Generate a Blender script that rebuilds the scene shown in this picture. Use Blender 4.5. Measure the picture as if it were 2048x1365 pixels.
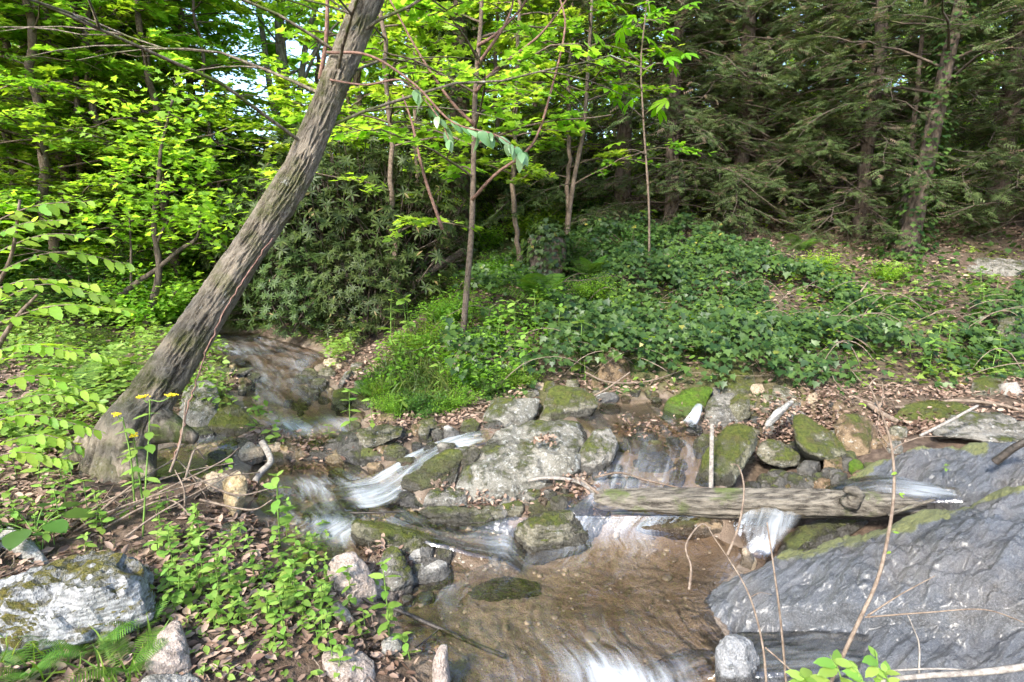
import bpy, math, random
import numpy as np
from math import radians, sin, cos, pi
RS = np.random.RandomState
sc = bpy.context.scene
for o in list(bpy.data.objects): bpy.data.objects.remove(o)

# ------------------------------------------------------------------ camera
CAM = np.array((0.0, 0.0, 1.7)); PITCH = radians(10.0); FPX = 1138.0
cd = bpy.data.cameras.new('camera'); cam = bpy.data.objects.new('camera', cd); sc.collection.objects.link(cam)
cam.location = CAM; cam.rotation_euler = (pi/2 - PITCH, 0, 0)
cd.sensor_width = 36.0; cd.lens = 36.0*FPX/2048; cd.clip_start = 0.05; cd.clip_end = 600
sc.camera = cam
# ------------------------------------------------------------------ sky and sun
SUN_EL, SUN_AZ = radians(41), radians(-150)          # azimuth measured from straight ahead towards the right
wd = bpy.data.worlds.new('World'); sc.world = wd; wd.use_nodes = True
wn = wd.node_tree.nodes; wl = wd.node_tree.links
sky = wn.new('ShaderNodeTexSky'); sky.sky_type = 'NISHITA'; sky.sun_disc = False
sky.sun_elevation = SUN_EL; sky.sun_rotation = SUN_AZ; sky.air_density = 1.0; sky.dust_density = 1.2; sky.ozone_density = 1.0
wl.new(sky.outputs['Color'], wn['Background'].inputs['Color']); wn['Background'].inputs['Strength'].default_value = 0.15
ld = bpy.data.lights.new('sun', 'SUN'); lo = bpy.data.objects.new('sun', ld); sc.collection.objects.link(lo)
ld.energy = 2.3; ld.angle = radians(7.0); ld.color = (1.0, 0.95, 0.86)
lo.rotation_euler = (pi/2 - SUN_EL, 0, pi - SUN_AZ)
sc.view_settings.view_transform = 'Standard'; sc.view_settings.look = 'None'; sc.view_settings.exposure = 2.32; sc.view_settings.gamma = 1.0
sc.view_settings.use_curve_mapping = False
cy = sc.cycles
cy.use_denoising = True; cy.use_adaptive_sampling = True; cy.adaptive_threshold = .03; cy.max_bounces = 9; cy.diffuse_bounces = 8; cy.glossy_bounces = 3; cy.transmission_bounces = 6; cy.transparent_max_bounces = 8
cy.caustics_reflective = False; cy.caustics_refractive = False; cy.sample_clamp_indirect = 6.0
try: cy.denoiser = 'OPENIMAGEDENOISE'; cy.denoising_input_passes = 'RGB_ALBEDO_NORMAL'; cy.denoising_prefilter = 'ACCURATE'
except Exception: pass

# ------------------------------------------------------------------ photograph coordinates -> places
cp, sp = cos(PITCH), sin(PITCH)
def rays(u, v):
    a = (np.asarray(u, float)-1024)/FPX; b = (682.5-np.asarray(v, float))/FPX
    return np.stack([a, cp + b*sp, -sp + b*cp], -1)
def at_y(u, v, Y):
    d = rays(u, v); return CAM + d*(np.asarray(Y, float)/d[..., 1])[..., None]
def at_z(u, v, z):
    d = rays(u, v); return CAM + d*((np.asarray(z, float)-CAM[2])/d[..., 2])[..., None]
def proj(P):
    q = np.asarray(P)-CAM; f = q[..., 1]*cp - q[..., 2]*sp; up = q[..., 1]*sp + q[..., 2]*cp
    f = np.where(f < 0.05, 0.05, f)
    return 1024+FPX*q[..., 0]/f, 682.5-FPX*up/f

# ------------------------------------------------------------------ noise
def _h(i):
    i = i.astype(np.uint32); i = (i ^ (i >> np.uint32(16)))*np.uint32(0x7feb352d); i = (i ^ (i >> np.uint32(15)))*np.uint32(0x846ca68b)
    return ((i ^ (i >> np.uint32(16))).astype(np.float64))/4294967295.0
def vnoise(p, seed=0):
    with np.errstate(over='ignore'):
        p = np.asarray(p, float); f = np.floor(p); t = p-f; t = t*t*t*(t*(t*6-15)+10); q = f.astype(np.int64)
        r = 0
        for dx in (0, 1):
            for dy in (0, 1):
                for dz in (0, 1):
                    k = (q[..., 0]+dx)*73856093 ^ (q[..., 1]+dy)*19349663 ^ (q[..., 2]+dz)*83492791 ^ (seed*2654435)
                    w = (t[..., 0] if dx else 1-t[..., 0])*(t[..., 1] if dy else 1-t[..., 1])*(t[..., 2] if dz else 1-t[..., 2])
                    r = r + w*_h((k & 0xffffffff))
    return r*2-1
def fbm(p, o=4, seed=0, g=0.5):
    p = np.asarray(p, float); s = 0; a = 1; n = 0
    for i in range(o):
        s = s + a*vnoise(p*(2**i)+i*17.3, seed+i); n += a; a *= g
    return s/n
def sstep(a, b, x):
    t = np.clip((x-a)/(b-a), 0, 1); return t*t*(3-2*t)
def nrm(v): return v/np.maximum(np.linalg.norm(v, axis=-1, keepdims=True), 1e-9)

# ------------------------------------------------------------------ mesh and object helpers
col = sc.collection
def mesh(name, V, F, mats=(), rnd=None, attrs=None, smooth=False, mi=None):
    V = np.asarray(V, np.float32); Fs = F if isinstance(F, list) else [F]
    Fs = [np.asarray(f, np.int32) for f in Fs if len(f)]
    me = bpy.data.meshes.new(name); me.vertices.add(len(V)); me.vertices.foreach_set('co', V.ravel())
    nl = sum(f.size for f in Fs); nf = sum(len(f) for f in Fs)
    me.loops.add(nl); me.loops.foreach_set('vertex_index', np.concatenate([f.ravel() for f in Fs]))
    tot = np.concatenate([np.full(len(f), f.shape[1], np.int32) for f in Fs]); st = np.concatenate([[0], np.cumsum(tot)[:-1]]).astype(np.int32)
    me.polygons.add(nf); me.polygons.foreach_set('loop_start', st); me.polygons.foreach_set('loop_total', tot)
    if smooth: me.polygons.foreach_set('use_smooth', np.ones(nf, bool))
    for m in (mats if isinstance(mats, (list, tuple)) else [mats]): me.materials.append(m)
    if mi is not None: me.polygons.foreach_set('material_index', np.asarray(mi, np.int32))
    a = dict(attrs or {})
    if rnd is not None: a['rnd'] = rnd
    for k, d in a.items():
        d = np.asarray(d, np.float32)
        if d.ndim == 1: me.attributes.new(k, 'FLOAT', 'POINT').data.foreach_set('value', d)
        else: me.attributes.new(k, 'FLOAT_VECTOR', 'POINT').data.foreach_set('vector', d.ravel())
    me.update(calc_edges=True); me.validate()
    return me
def obj(name, me, parent=None, loc=None):
    o = bpy.data.objects.new(name, me); col.objects.link(o)
    if parent is not None: o.parent = parent
    if loc is not None: o.location = [float(c) for c in loc]
    return o
def tag(o, label=None, cat=None, group=None, kind=None):
    if label: o['label'] = label
    if cat: o['category'] = cat
    if group: o['group'] = group
    if kind: o['kind'] = kind
    return o
def thing(name, label, cat, loc=(0, 0, 0), group=None, rz=0, s=1):
    o = obj(name, None, None, loc); o.rotation_euler = (0, 0, rz); o.scale = (s, s, s); o.empty_display_size = 0.1
    return tag(o, label, cat, group)
def solid(name, V, F, mats, label=None, cat=None, group=None, kind=None, parent=None, base=None, **k):
    """one mesh object with its origin at its base"""
    V = np.asarray(V, float)
    if base is None:
        base = np.array([V[:, 0].mean(), V[:, 1].mean(), V[:, 2].min()]) if parent is None else np.zeros(3)
    return tag(obj(name, mesh(name, V-base, F, mats, **k), parent, base if parent is None else None), label, cat, group, kind)

# ------------------------------------------------------------------ materials
def newmat(name):
    m = bpy.data.materials.new(name); m.use_nodes = True; nt = m.node_tree
    for n in list(nt.nodes): nt.nodes.remove(n)
    out = nt.nodes.new('ShaderNodeOutputMaterial')
    def nd(t, ins=None, **pr):
        n = nt.nodes.new('ShaderNode'+t)
        for k, v in pr.items(): setattr(n, k, v)
        for k, v in (ins or {}).items():
            s = n.inputs[k]
            if isinstance(v, bpy.types.NodeSocket): nt.links.new(v, s)
            else:
                if hasattr(s.default_value, '__len__') and len(s.default_value) == 4 and len(v) == 3: v = (*v, 1)
                s.default_value = v
        return n
    def noise(vec, scale, detail=4, rough=.55, dist=0): return nd('TexNoise', {'Vector': vec, 'Scale': scale, 'Detail': detail, 'Roughness': rough, 'Distortion': dist}).outputs['Fac']
    def ramp(x, a, b, lo=0., hi=1.):
        return nd('MapRange', {'Value': x, 'From Min': a, 'From Max': b, 'To Min': lo, 'To Max': hi}, clamp=True).outputs['Result']
    def math_(op, a, b=0.0): return nd('Math', {0: a, 1: b}, operation=op).outputs[0]
    def mix(f, a, b):
        n = nd('Mix', None, data_type='RGBA'); 
        for k, v in ((0, f), (6, a), (7, b)):
            if isinstance(v, bpy.types.NodeSocket): nt.links.new(v, n.inputs[k])
            else: n.inputs[k].default_value = v if not hasattr(v, '__len__') else ((*v, 1) if len(v) == 3 else v)
        return n.outputs[2]
    def objvec(stretch=(1, 1, 1), rand=True):
        tc = nd('TexCoord').outputs['Object']
        v = nd('Mapping', {'Vector': tc, 'Scale': stretch}).outputs[0]
        if rand:
            r = nd('ObjectInfo').outputs['Random']; s = nd('VectorMath', {0: (91., 57., 33.)}, operation='SCALE'); nt.links.new(r, s.inputs['Scale'])
            v = nd('VectorMath', {0: v, 1: s.outputs[0]}, operation='ADD').outputs[0]
        return v
    def bump(h, strength, dist=.02, normal=None):
        d = {'Height': h, 'Strength': strength, 'Distance': dist}
        if normal is not None: d['Normal'] = normal
        return nd('Bump', d).outputs[0]
    def finish(sh): nt.links.new(sh, out.inputs[0]); return m
    class S: pass
    s = S(); s.nd, s.noise, s.ramp, s.math, s.mix, s.objvec, s.bump, s.finish, s.nt, s.mat = nd, noise, ramp, math_, mix, objvec, bump, finish, nt, m
    return s
def attr(S, n): return S.nd('Attribute', attribute_name=n)

MOSS = ((.035, .050, .010), (.115, .125, .022))
def mat_rock(name, c1, c2, moss=0., lichen=0., rough=.85, scale=1., mossc=MOSS, strata=0., thr=.35):
    S = newmat(name); v = S.objvec()
    big = S.noise(v, 5*scale, 5); mid = S.noise(v, 24*scale, 4, .65); fine = S.noise(v, 110*scale, 3, .7)
    c = S.mix(S.ramp(big, .33, .67), c1, c2)
    dk = tuple(x*.35 for x in c1); lt = tuple(min(1, x*1.7+.03) for x in c2)
    c = S.mix(S.ramp(mid, .52, .68, 0, .75), c, dk); c = S.mix(S.ramp(fine, .55, .72, 0, .7), c, lt); c = S.mix(S.ramp(fine, .45, .3, 0, .55), c, dk)
    if strata:
        w = S.nd('TexWave', {'Vector': S.objvec((1, .6, 3)), 'Scale': 5*scale, 'Distortion': 9., 'Detail': 3., 'Detail Scale': 1.6}, bands_direction='Z').outputs['Fac']
        c = S.mix(S.ramp(w, .5, .9, 0, strata), c, lt); c = S.mix(S.ramp(w, .35, .05, 0, strata*.8), c, dk)
    if lichen:
        lm = S.math('MULTIPLY', S.ramp(S.noise(v, 26*scale, 6, .8), .60-.12*lichen, .64-.1*lichen), S.ramp(mid, .3, .55, .35, 1))
        c = S.mix(S.math('MULTIPLY', lm, .75), c, (.34, .34, .31))
    wet = attr(S, 'wet').outputs['Fac']; wet = S.ramp(S.math('ADD', wet, S.math('MULTIPLY', S.math('SUBTRACT', mid, .5), .6)), .3, .7)
    c = S.mix(S.math('MULTIPLY', wet, .72), c, (.012, .010, .008))
    r = S.ramp(wet, 0, 1, rough, .18); bh = S.math('ADD', S.math('MULTIPLY', mid, 1.0), S.math('MULTIPLY', fine, .5))
    if moss:
        nz = S.nd('SeparateXYZ', {0: S.nd('NewGeometry').outputs['Normal']}).outputs[2]
        x = S.math('ADD', nz, S.math('MULTIPLY', S.math('SUBTRACT', S.noise(v, 5.5*scale, 5, .6), .5), 3.2))
        x = S.math('ADD', x, S.math('MULTIPLY', S.math('SUBTRACT', mid, .5), .9))
        x = S.math('ADD', x, S.math('MULTIPLY', S.math('SUBTRACT', fine, .5), .8)); mk = S.math('MULTIPLY', S.ramp(x, 1.25-moss-.2, 1.25-moss+.3), S.ramp(wet, 0, 1, 1, .4))
        mn = S.noise(v, 42, 5, .8)
        mc = S.mix(S.ramp(mn, .35, .65), mossc[0], mossc[1]); mc = S.mix(S.ramp(S.noise(v, 14, 4, .7), .5, .68, 0, .75), mc, (.085, .065, .025))
        c = S.mix(mk, c, mc)
        bh = S.math('ADD', bh, S.math('MULTIPLY', mk, S.math('ADD', S.math('MULTIPLY', mn, 1.6), .3)))
        r = S.mix(mk, r, (.95, .95, .95))
    p = S.nd('BsdfPrincipled', {'Base Color': c, 'Roughness': r, 'Normal': S.bump(bh, .9, .022), 'Specular IOR Level': .5 if rough < .6 else .25})
    return S.finish(p.outputs[0])

def mat_leaf(name, a, b, trans=.45, rough=.45, spec=.35, dead=None, warm=1.25):
    S = newmat(name); r = attr(S, 'rnd').outputs['Fac']; ob = S.nd('ObjectInfo').outputs['Random']
    c = S.mix(r, a, b)
    c = S.nd('HueSaturation', {'Color': c, 'Hue': S.ramp(ob, 0, 1, .485, .515), 'Value': S.ramp(ob, 0, 1, .85, 1.15)}).outputs[0]
    if dead: c = S.mix(S.ramp(r, dead[1], dead[1]+.01), c, dead[0])
    p = S.nd('BsdfPrincipled', {'Base Color': c, 'Roughness': rough, 'Specular IOR Level': spec})
    tcol = S.nd('HueSaturation', {'Color': c, 'Hue': .488, 'Saturation': 1.1, 'Value': warm}).outputs[0]
    t = S.nd('BsdfTranslucent', {'Color': tcol})
    m = S.nd('MixShader', {0: trans, 1: p.outputs[0], 2: t.outputs[0]})
    return S.finish(m.outputs[0])

def mat_bark(name, c1, c2, moss=0., lichen=0., stretch=(1, 1, .25), scale=30., bstr=.8, wet=.9):
    S = newmat(name); v = S.objvec(stretch, True); v1 = S.objvec((1, 1, 1), True)
    n = S.noise(v, scale, 5, .65); c = S.mix(S.ramp(n, .38, .62), c1, c2); f = S.noise(v1, 160, 3, .7)
    c = S.mix(S.ramp(f, .55, .75, 0, .5), c, tuple(min(1, x*1.8) for x in c2))
    if moss: c = S.mix(S.math('MULTIPLY', S.ramp(S.noise(v1, 4, 5, .65), .62-.2*moss, .72-.2*moss), S.ramp(n, .3, .6, .3, .9)), c, (.06, .085, .012))
    if lichen: c = S.mix(S.ramp(S.noise(v1, 6, 6, .72), .70-.15*lichen, .76-.15*lichen, 0, .8), c, (.42, .42, .38))
    p = S.nd('BsdfPrincipled', {'Base Color': c, 'Roughness': wet, 'Normal': S.bump(S.math('ADD', n, S.math('MULTIPLY', f, .25)), bstr, .02), 'Specular IOR Level': .2})
    return S.finish(p.outputs[0])
def mat_plain(name, c, rough=.8, var=.3, scale=40):
    S = newmat(name); n = S.noise(S.objvec(), scale, 3)
    p = S.nd('BsdfPrincipled', {'Base Color': S.mix(S.ramp(n, .35, .65), tuple(x*(1-var) for x in c), tuple(min(1, x*(1+var)) for x in c)), 'Roughness': rough, 'Specular IOR Level': .25, 'Normal': S.bump(n, .3, .01)})
    return S.finish(p.outputs[0])

# ------------------------------------------------------------------ water runs: rows of (u_left, v_left, u_right, v_right, level, foam)
WATER = {
 'upper': [(425, 664, 500, 664, .56, .4), (402, 690, 600, 690, .525, .55), (405, 712, 660, 712, .495, .5), (470, 735, 630, 735, .465, .5), (490, 765, 655, 765, .445, .45),
           (480, 800, 700, 800, .43, .35), (495, 828, 735, 828, .41, .25), (540, 850, 720, 846, .375, .85), (590, 872, 715, 866, .335, .6), (600, 890, 700, 885, .32, .1)],
 'side': [(400, 868, 470, 862, .355, .45), (370, 885, 480, 890, .335, .3), (300, 905, 470, 905, .31, .05), (285, 930, 440, 940, .30, .0), (300, 955, 420, 955, .295, 0)],
 'cascade': [(985, 884, 975, 862, .40, .55), (945, 895, 930, 864, .39, .75), (905, 915, 880, 872, .365, .95), (862, 948, 830, 898, .325, 1.), (815, 985, 772, 932, .275, 1.), (770, 1012, 722, 952, .24, .95), (730, 1020, 680, 958, .23, .85), (690, 1015, 640, 965, .226, .6)],
 'pool': [(500, 925, 700, 922, .225, .0), (490, 950, 745, 945, .222, .08), (500, 975, 790, 965, .22, .25), (505, 1000, 810, 992, .215, .25), (520, 1022, 830, 1012, .205, .25),
          (545, 1045, 840, 1035, .19, .4), (570, 1070, 735, 1072, .165, .25), (585, 1095, 740, 1100, .155, .05), (590, 1125, 730, 1120, .15, .0)],
 'middle': [(745, 1046, 800, 1008, .2, .5), (800, 1062, 850, 1030, .185, .35), (862, 1088, 895, 1040, .16, .35), (930, 1105, 945, 1050, .13, .65), (985, 1118, 990, 1052, .105, .9), (1012, 1125, 1020, 1050, .085, .95), (1040, 1140, 1060, 1090, .05, .2)],
 'lower': [(990, 1035, 1400, 1032, .17, .22), (900, 1078, 1430, 1062, .09, .2), (850, 1105, 1500, 1098, .055, .14), (815, 1150, 1470, 1135, .035, .12), (790, 1190, 1440, 1180, .022, .14), (780, 1230, 1435, 1225, .012, .16),
           (800, 1275, 1450, 1268, .002, .18), (850, 1315, 1480, 1316, -.008, .2), (880, 1365, 1490, 1365, -.022, .22), (900, 1450, 1490, 1450, -.05, .2)],
 'right': [(1130, 815, 1330, 795, .455, .05), (1150, 845, 1385, 838, .445, .3), (1180, 868, 1400, 868, .42, .35), (1200, 900, 1425, 900, .375, .4), (1180, 935, 1430, 935, .32, .5), (1150, 970, 1440, 970, .27, .5), (1120, 1005, 1440, 1000, .22, .4), (1080, 1040, 1430, 1035, .16, .35)],
}
def resample(rows, n):
    R = np.array(rows, float); t = np.linspace(0, len(R)-1, n); i = np.clip(t.astype(int), 0, len(R)-2); f = (t-i)[:, None]
    # Catmull-Rom so the runs bend smoothly
    P = np.vstack([2*R[:1]-R[1:2], R, 2*R[-1:]-R[-2:-1]]); a, b, c, d = P[i], P[i+1], P[i+2], P[i+3]
    return .5*((2*b)+(c-a)*f+(2*a-5*b+4*c-d)*f*f+(3*b-a-3*c+d)*f**3)
runs = {}
for k, rows in WATER.items():
    n, m = 26*len(rows)//2, 40
    R = resample(rows, n); L = at_z(R[:, 0], R[:, 1], R[:, 4]); Q = at_z(R[:, 2], R[:, 3], R[:, 4]); s = np.linspace(0, 1, m)
    P = L[:, None]*(1-s)[None, :, None]+Q[:, None]*s[None, :, None]
    runs[k] = dict(P=P, foam=np.repeat(np.clip(R[:, 5:6], 0, 1), m, 1), s=np.repeat(s[None], n, 0))

# ------------------------------------------------------------------ terrain: height through control points (u, v, height)
CT = [ # near left bank
 (0, 1365, .28), (200, 1365, .24), (450, 1365, .16), (700, 1365, .05), (60, 1250, .30), (300, 1250, .27), (550, 1250, .20), (740, 1240, .07), (100, 1100, .34), (330, 1090, .31), (480, 1080, .26), (560, 1130, .22), (660, 1150, .14),
 (0, 1000, .42), (200, 1000, .38), (380, 990, .35), (440, 1000, .32), (120, 900, .44), (0, 880, .50), (240, 850, .44), (60, 780, .58), (200, 760, .57), (0, 680, .78), (150, 640, .84), (280, 640, .80), (330, 700, .62),
 (400, 760, .52), (430, 820, .46), (470, 860, .40), (400, 690, .60), (300, 560, 1.16), (400, 600, .85), (420, 640, .66), (180, 540, 1.25), (0, 560, 1.22),
 # rock bar between the pools
 (540, 890, .35), (640, 905, .33), (460, 930, .32), (740, 890, .36), (820, 880, .37), (600, 915, .28), (850, 960, .27), (900, 980, .25), (900, 1035, .19), (760, 1085, .17), (860, 1120, .09), (800, 1160, .07),
 # right of the upper stream, rhododendron ground, nose of the bank
 (640, 690, .62), (700, 740, .54), (640, 740, .51), (760, 760, .52), (720, 690, .66), (820, 700, .68), (780, 810, .45), (870, 820, .43), (900, 760, .56), (980, 790, .48), (900, 660, .82), (1000, 620, .97), (1050, 700, .74), (1100, 770, .53),
 (800, 600, .96), (650, 630, .76), (560, 640, .68), (950, 540, 1.30), (1100, 540, 1.35), (1200, 760, .55), (1200, 650, .88), (1320, 770, .54), (1420, 770, .54), (1350, 650, .90), (1350, 540, 1.38), (1500, 700, .75), (1550, 780, .55), (1650, 800, .53), (1600, 640, .95), (1550, 530, 1.42),
 (1750, 720, .70), (1800, 640, .95), (1850, 780, .57), (1980, 790, .58), (2000, 700, .78), (2030, 600, 1.08), (1900, 540, 1.38), (1750, 520, 1.47),
 # around the boulders
 (960, 850, .42), (1100, 830, .44), (1060, 868, .36), (1000, 930, .26), (1060, 922, .27), (940, 950, .24), (1200, 950, .32), (1000, 1000, .23), (1130, 1010, .21), (1100, 1120, .03), (1450, 880, .40), (1480, 960, .17), (1600, 900, .36), (1600, 980, .05), (1550, 940, .12), (1620, 952, .08), (1690, 945, .12), (1700, 860, .46), (1750, 900, .40), (1850, 880, .45), (1560, 1060, .04), (1650, 1080, .06), (1480, 1130, .03), (1430, 1170, -.02), (1400, 1250, -.05),
 (1500, 1250, -.06), (1700, 1250, -.05), (1900, 1250, .0), (2048, 1200, .1), (1800, 1080, .12), (2048, 1000, .3), (1500, 1365, -.2), (1800, 1365, -.2), (2048, 1365, -.15)]
CT = np.array(CT, float); CP = at_z(CT[:, 0], CT[:, 1], CT[:, 2])
FAR = np.array([ # the slopes further off, in metres
 (-4.6, 9.5, 1.6), (-3, 10, 1.5), (-1, 9.5, 1.75), (1, 9, 1.75), (3, 9, 1.85), (5.5, 8.6, 1.95), (8, 9, 2.3), (-8, 9, 2.3), (-6.5, 6.5, 1.75), (-6, 4, 1.3), (-4.5, 2.5, .8), (-3.5, .8, .55), (-2.2, -.5, .35), (-6, 0, 1.2),
 (-12, 6, 3.2), (-12, 14, 3.6), (-5, 15, 2.7), (0, 15, 2.7), (5, 14, 2.8), (10, 14, 3.4), (14, 9, 3.6), (7, 5, 1.5), (9, 1, 1.6), (4.2, 3, .75), (4, 1, .6), (3, -1, .3), (0, -1, -.15), (0, -5, -.6), (-8, -5, 1.2), (8, -5, 1.2),
 (-20, 20, 6.5), (-15, 24, 5.6), (0, 26, 4.6), (10, 24, 5), (20, 20, 6.5), (-18, 0, 5), (20, 0, 4.5), (-40, 10, 12), (40, 10, 11), (-44, 50, 16), (0, 50, 9), (40, 50, 14), (0, 72, 12), (-45, 72, 18), (-8, 20, 3.1), (-14, 34, 4.2), (-20, 50, 5.5), (-28, 71, 7), (40, 72, 18), (-45, -6, 11), (45, -6, 10)], float)
CP = np.vstack([CP, FAR])
def _phi(r): return r
_n = len(CP); _A = np.zeros((_n+3, _n+3)); _r = np.linalg.norm(CP[:, None, :2]-CP[None, :, :2], axis=-1)
_A[:_n, :_n] = _phi(_r) - np.eye(_n)*.02; _A[:_n, _n] = 1; _A[:_n, _n+1:] = CP[:, :2]; _A[_n:, :_n] = _A[:_n, _n:].T
_w = np.linalg.solve(_A, np.concatenate([CP[:, 2], np.zeros(3)]))
def h_raw(x, y):
    sh = x.shape; q = np.stack([x.ravel(), y.ravel()], -1); o = np.empty(len(q))
    for i in range(0, len(q), 40000):
        b = q[i:i+40000]; r = np.sqrt((b[:, None, 0]-CP[None, :, 0])**2+(b[:, None, 1]-CP[None, :, 1])**2)
        o[i:i+40000] = _phi(r)@_w[:_n]+_w[_n]+b@_w[_n+1:]
    return o.reshape(sh)
KX, KY, LX, LY, Y0 = 3.6, 3.4, 45., 68., 3.6
NX, NY0, NY1 = 470, 90, 330
sx = np.linspace(-1, 1, NX); gx = LX*np.sinh(KX*sx)/np.sinh(KX)
sy = np.concatenate([np.linspace(-.42, 0, NY0, endpoint=False), np.linspace(0, 1, NY1)]); gy = Y0+LY*np.sinh(KY*sy)/np.sinh(KY)
GX, GY = np.meshgrid(gx, gy); GZ = h_raw(GX, GY)
pp = np.stack([GX, GY, GX*0], -1)
GZ += .05*fbm(pp*1.7, 4, 3)+.16*sstep(4.7, 5.6, GY)*sstep(9.5, 7.5, GY)*fbm(pp*1.15, 3, 41)+.022*fbm(pp*7, 3, 9)
near = (GY < 9) & (GY > 1) & (np.abs(GX) < 6)
WET = np.zeros_like(GZ)
qi = np.argwhere(near); Q = np.stack([GX[near], GY[near]], -1)
bd = np.full(len(Q), 9.); bt = np.zeros(len(Q))
for k, r in runs.items():
    P = r['P'][::2, ::2].reshape(-1, 3); s = r['s'][::2, ::2].ravel(); dep = .085 if k in ('pool', 'lower') else .06
    tgt = P[:, 2]-dep*(1-(2*s-1)**4)+.012*np.abs(2*s-1)**8
    for i in range(0, len(Q), 6000):
        d = np.sqrt(((Q[i:i+6000, None]-P[None, :, :2])**2).sum(-1)); j = d.argmin(1); dm = d[np.arange(len(j)), j]; u = dm < bd[i:i+6000]
        bd[i:i+6000] = np.where(u, dm, bd[i:i+6000]); bt[i:i+6000] = np.where(u, tgt[j], bt[i:i+6000])
w = sstep(.20, .04, bd); GZ[near] = GZ[near]*(1-w)+(bt+.012*fbm(np.stack([Q[:, 0], Q[:, 1], Q[:, 0]*0], -1)*9, 3, 5))*w
WET[near] = sstep(.13, .02, bd)
_b = GZ.copy()
for _ in range(3):
    _c = _b.copy(); _c[1:-1, 1:-1] = .4*_b[1:-1, 1:-1]+.15*(_b[:-2, 1:-1]+_b[2:, 1:-1]+_b[1:-1, :-2]+_b[1:-1, 2:]); _b = _c
GZ = np.where(near, _b, GZ)
def hz(x, y, A=None):
    A = GZ if A is None else A
    x = np.asarray(x, float); y = np.asarray(y, float)
    fx = (np.arcsinh(np.clip(x, -LX, LX)/LX*np.sinh(KX))/KX+1)/2*(NX-1)
    fy = np.interp(y, gy, np.arange(len(gy)))
    i = np.clip(fx.astype(int), 0, NX-2); j = np.clip(fy.astype(int), 0, len(gy)-2); a = fx-i; b = fy-j
    return A[j, i]*(1-a)*(1-b)+A[j, i+1]*a*(1-b)+A[j+1, i]*(1-a)*b+A[j+1, i+1]*a*b
def hit(u, v):
    d = rays(u, v); t = np.geomspace(1.2, 60, 900); P = CAM+d*t[:, None]; below = P[:, 2] < hz(P[:, 0], P[:, 1])
    k = int(np.argmax(below)) if below.any() else len(t)-1
    return P[k]
def hnorm(x, y, e=.06):
    return nrm(np.stack([hz(x-e, y)-hz(x+e, y), hz(x, y-e)-hz(x, y+e), np.full(np.shape(x), 2*e)], -1))

def mat_ground():
    S = newmat('forest_floor'); v = S.objvec(rand=False); wet = attr(S, 'wet').outputs['Fac']; gr = attr(S, 'green').outputs['Fac']
    a = S.noise(v, 3, 5); b = S.noise(v, 22, 5, .7); f = S.noise(v, 120, 3, .7)
    soil = S.mix(S.ramp(a, .35, .65), (.035, .022, .015), (.085, .056, .037)); soil = S.mix(S.ramp(b, .45, .62, 0, .8), soil, (.13, .092, .065)); soil = S.mix(S.ramp(b, .42, .3, 0, .8), soil, (.03, .02, .013))
    mossy = S.mix(S.ramp(f, .4, .6), (.035, .06, .010), (.10, .13, .02)); soil = S.mix(S.math('MULTIPLY', gr, S.ramp(a, .3, .55, .3, 1)), soil, mossy)
    sand = S.mix(S.ramp(b, .3, .7), (.125, .092, .066), (.24, .19, .145)); sand = S.mix(S.ramp(f, .5, .7, 0, .6), sand, (.30, .25, .20)); sand = S.mix(S.ramp(a, .58, .42, 0, .7), sand, (.10, .065, .04))
    c = S.mix(wet, soil, sand)
    p = S.nd('BsdfPrincipled', {'Base Color': c, 'Roughness': S.ramp(wet, 0, 1, .95, .55), 'Specular IOR Level': .3, 'Normal': S.bump(S.math('ADD', b, S.math('MULTIPLY', f, .4)), .8, .03)})
    return S.finish(p.outputs[0])
ny, nx = GZ.shape
idx = np.arange(ny*nx).reshape(ny, nx)
GF = np.stack([idx[:-1, :-1], idx[:-1, 1:], idx[1:, 1:], idx[1:, :-1]], -1).reshape(-1, 4)
pu, pv = proj(np.stack([GX, GY, GZ], -1))
GREEN = np.clip(sstep(.1, .5, fbm(np.stack([GX, GY, GX*0], -1)*.9, 3, 21)+.35)*sstep(3, 6, GY)*(1-.85*sstep(1.5, 3, GX)*sstep(11, 9, GY))+.9*sstep(10, 14, GY), 0, 1)
ground = solid('ground', np.stack([GX, GY, GZ], -1).reshape(-1, 3), GF, mat_ground(), kind='structure', base=np.zeros(3), smooth=True, attrs={'wet': WET.ravel(), 'green': (GREEN*(1-WET)).ravel()})
tag(ground, 'brown leaf-strewn forest floor and sandy stream bed')

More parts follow.
